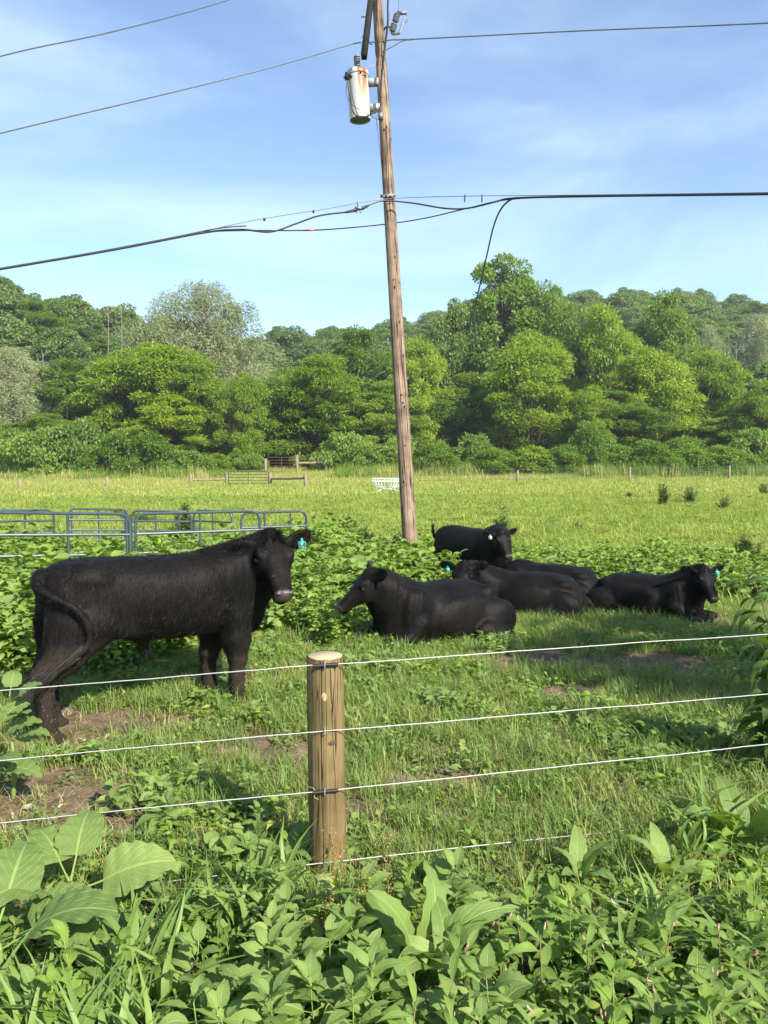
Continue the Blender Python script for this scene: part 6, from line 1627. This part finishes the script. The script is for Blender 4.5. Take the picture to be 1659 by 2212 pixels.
src = [joined_plant(1, .62, 6, 3, .10, .075, 'ovate', M['l_weed'], .16), joined_plant(2, .70, 6, 3, .12, .10, 'heart', M['l_weed'], .18), joined_plant(3, .55, 6, 3, .085, .065, 'ovate', M['l_weed'], .15), joined_plant(4, .5, 5, 3, .14, .12, 'heart', M['l_mallow'], .16), joined_plant(5, .66, 7, 3, .085, .05, 'ovate', M['l_nettle'], .14)]
scatter('weed_thicket', np.stack([x, y, gz(x, y) - .02], 1), np.stack([rs.normal(size=len(x)) * .08, rs.normal(size=len(x)) * .08, rs.random(len(x)) * 6.28], 1), np.clip(hs_, .35, 1.25), src, rs.integers(0, 5, len(x)), 'thicket of bright green broad-leaved weeds round the pole and behind the cattle', 'weeds')
print('thicket', len(x))
# understory in front of the fence
n = 1500; x = rs.uniform(-2.2, 2.6, n); y = rs.uniform(1.7, 3.5, n)
front = 3.12 + .1 * x + (fbm(x * 2, y * 2, 5, 2) - .5) * .5
k = (y < front) & (rs.random(n) < np.where(y > 2.9, .35, .75)); x, y = x[k], y[k]
src = [joined_plant(21, .20, 4, 2, .07, .036, 'ovate', M['l_broad'], .05), joined_plant(22, .24, 5, 2, .08, .022, 'lance', M['l_smart'], .06, serr=0), joined_plant(23, .15, 4, 2, .055, .05, 'round', M['l_mallow'], .06), joined_plant(24, .22, 4, 2, .07, .04, 'ovate', M['l_nettle'], .05), tuft(25, 26, .24, .007, .05, M['grassshade'], .6), tuft(29, 7, .26, .004, .05, M['straw'], .8)]
scatter('herb_layer', np.stack([x, y, gz(x, y)], 1), np.stack([rs.normal(size=len(x)) * .1, rs.normal(size=len(x)) * .1, rs.random(len(x)) * 6.28], 1), rs.uniform(.5, .9, len(x)) * np.where(y > 2.7, .6, 1), src, rs.choice(6, len(x), p=[.24, .23, .1, .14, .22, .07]), 'mixed low herbs filling the ground in front of the fence', 'weeds')
# paddock grass between fence and thicket
def cover(name, n, x0, x1, y0, y1, dens, src, p, smin, smax, label, cat, dirt=1.0):
    x = rs.uniform(x0, x1, n); y = y0 + (y1 - y0) * rs.random(n) ** 1.0
    m = (rs.random(n) < dens(x, y) * (1 - dirt * dirt_mask(x, y)))
    m &= np.abs(x) < y * .56 + .9
    x, y = x[m], y[m]
    s_ = rs.uniform(smin, smax, len(x)) * (.75 + .5 * fbm(x * 1.4, y * 1.4, 77, 3))
    scatter(name, np.stack([x, y, gz(x, y) - .005], 1), np.stack([rs.normal(size=len(x)) * .1, rs.normal(size=len(x)) * .1, rs.random(len(x)) * 6.28], 1), s_, src, rs.choice(len(src), len(x), p=p), label, cat)
    print(name, len(x))
G1 = [tuft(31, 34, .15, .0055, .045, M['grass'], .8), tuft(32, 30, .11, .005, .05, M['grass'], 1.0), tuft(33, 28, .20, .006, .04, M['grassshade'], .7), clover(34, 26, .030, .055, M['l_smart']), clover(35, 20, .04, .055, M['l_mallow'])]
cover('paddock_grass', 21000, -4.5, 5.5, 2.6, 10.2, lambda x, y: np.where(y < 3.1, .6, 1.0), G1, [.30, .28, .17, .17, .08], .55, 1.1, 'short grass and clover covering the paddock round the cattle', 'grass', dirt=.9)
cover('low_weeds', 1500, -4, 4, 3.1, 8.2, lambda x, y: sstep(.47, .6, fbm(x * 1.1, y * 1.1, 91, 3)), [joined_plant(26, .13, 3, 2, .06, .03, 'ovate', M['l_nettle'], .05), joined_plant(27, .12, 3, 2, .07, .02, 'lance', M['l_smart'], .05, serr=0), joined_plant(28, .10, 3, 2, .06, .045, 'heart', M['l_mallow'], .05)], [.4, .35, .25], .6, 1.2, 'low broad-leaved weeds growing among the paddock grass', 'weeds')
cover('trampled_straw', 2200, -4, 5, 3.2, 8.5, lambda x, y: .25 + .75 * sstep(.05, .5, dirt_mask(x + .15, y + .1)) * (x < .6), [tuft(41, 10, .10, .003, .05, M['straw'], 1.6)], [1.0], .5, 1.1, 'pale dry stalks trampled into the bare patches', 'straw', dirt=.35)
# the field beyond: clover pasture, then tall pale grass along the far fence
G2 = [tuft(51, 60, .17, .011, .17, M['field'], .9), tuft(52, 60, .13, .011, .18, M['field'], 1.1), tuft(53, 46, .24, .011, .14, M['field'], .7), clover(54, 46, .06, .15, M['l_weed'])]
cover('pasture_grass', 26000, -26, 26, 9.5, 40, lambda x, y: .55 + .45 * fbm(x * .3, y * .3, 8, 3), G2, [.34, .34, .14, .18], .8, 1.5, 'sunlit clover pasture stretching to the far fence', 'grass', 0)
G3 = [tuft(61, 70, .15, .03, .5, M['field'], .8), tuft(62, 60, .2, .028, .45, M['field'], .8), tuft(63, 60, .24, .024, .45, M['hay'], .5)]
cover('far_pasture_grass', 16000, -50, 50, 38, 84, lambda x, y: .9, G3, [.5, .35, .15], .7, 1.3, 'far part of the pasture', 'grass', 0)
def band(x, y): return np.where(y > np.interp(x, [-30, -8, 8, 40], [57, 61, 68, 72]), 1., .0) * np.where(y < 80, 1, .3)
cover('tall_dry_grass', 12000, -50, 50, 46, 84, band, [tuft(71, 60, .42, .018, .45, M['hay'], .5), tuft(72, 50, .34, .018, .45, M['field'], .6)], [.6, .4], .7, 1.25, 'strip of tall pale grass along the far fence', 'grass', 0)
# white clover heads
mbf = MB()
for q in rs.normal(size=(7, 2)) * .22: mbf.lathe([(.0001, .10), (.009, .105), (.011, .115), (.007, .124), (.0001, .127)], 6, Matrix.Translation((q[0], q[1], 0)))
fl = mbf.mesh('clover_heads', M['clover'])
cover('clover_flowers', 300, -22, 22, 10, 36, lambda x, y: sstep(.45, .62, fbm(x * .35, y * .35, 15, 3)) * .9, [fl], [1.0], .5, 1.0, 'scattered white clover heads in the pasture', 'flowers', 0)

# ------------------------------------------------------------------ stones on the bare soil
def stone_mesh(seed):
    r = np.random.default_rng(seed); V = norm(r.normal(size=(26, 3))) * [1, .8, .5] * r.uniform(.8, 1.1, (26, 1))
    import bmesh
    bm = bmesh.new(); [bm.verts.new(v) for v in V]; bmesh.ops.convex_hull(bm, input=bm.verts); me = bpy.data.meshes.new('stone'); bm.to_mesh(me); bm.free(); me.materials.append(M['stone']); return me
SM = [stone_mesh(k) for k in range(5)]
st = sorted([(968, 1668, 26), (912, 1690, 16), (925, 1702, 12), (60, 1745, 26), (130, 1742, 18), (40, 1790, 20), (105, 1780, 16), (1290, 1440, 14), (1500, 1420, 12), (1580, 1445, 14), (1420, 1440, 11), (180, 1600, 14), (232, 1590, 12), (20, 1705, 15)])
for k, (px, py, w_) in enumerate(st):
    g = G(px, py); s_ = w_ / FPX * g.y / 2
    o = obj('stone', SM[k % 5], None, (g.x, g.y, g.z + s_ * .2), (rs.normal() * .2, rs.normal() * .2, rs.random() * 6.28), s_)
    tag(o, 'pale stone lying on bare soil, %s from the left among the stones' % ORD[k], 'stone', 'stones on the bare soil')
src = SM
n = 2600; x = rs.uniform(-4, 5, n); y = rs.uniform(3.2, 9, n); k = rs.random(n) < dirt_mask(x, y) * .8; x, y = x[k], y[k]
scatter('gravel', np.stack([x, y, gz(x, y)], 1), rs.random((len(x), 3)) * 6.28, rs.uniform(.003, .013, len(x)), src, rs.integers(0, 5, len(x)), 'small gravel and clods on the bare soil patches', 'gravel')
cover('bank_weeds', 2600, -46, 46, 70, 81, lambda x, y: sstep(.4, .6, fbm(x * .15, y * .3, 19, 3)) * .9 * ((x < -14) | (x > -4.5)), [tuft(81, 60, 1.1, .035, .5, M['hay'], .4), tuft(82, 60, 1.2, .05, .5, M['l_shrub'], .5)], [.45, .55], .6, 1.3, 'rank weeds and tall grass at the foot of the tree bank', 'grass', 0)
shade_tree((7.9, .9, 0), 'shade', (.58, .58, .50), 'shade tree standing to the right of the viewpoint, out of frame')

# ------------------------------------------------------------------ summer haze in the valley air
def haze(density):
    me = MB().box((0, 150, 30), (900, 520, 66)).mesh('haze', None, False)
    m, t, N, L, o = mat_new('haze')
    v = N('ShaderNodeVolumePrincipled'); v.inputs['Color'].default_value = (.86, .92, 1, 1); v.inputs['Density'].default_value = density; v.inputs['Anisotropy'].default_value = .2
    L(v.outputs[0], o.inputs['Volume'])
    me.materials.clear(); me.materials.append(m)
    tag(obj('haze', me), 'faint summer haze over the valley', 'haze', kind='stuff')
haze(.00034)
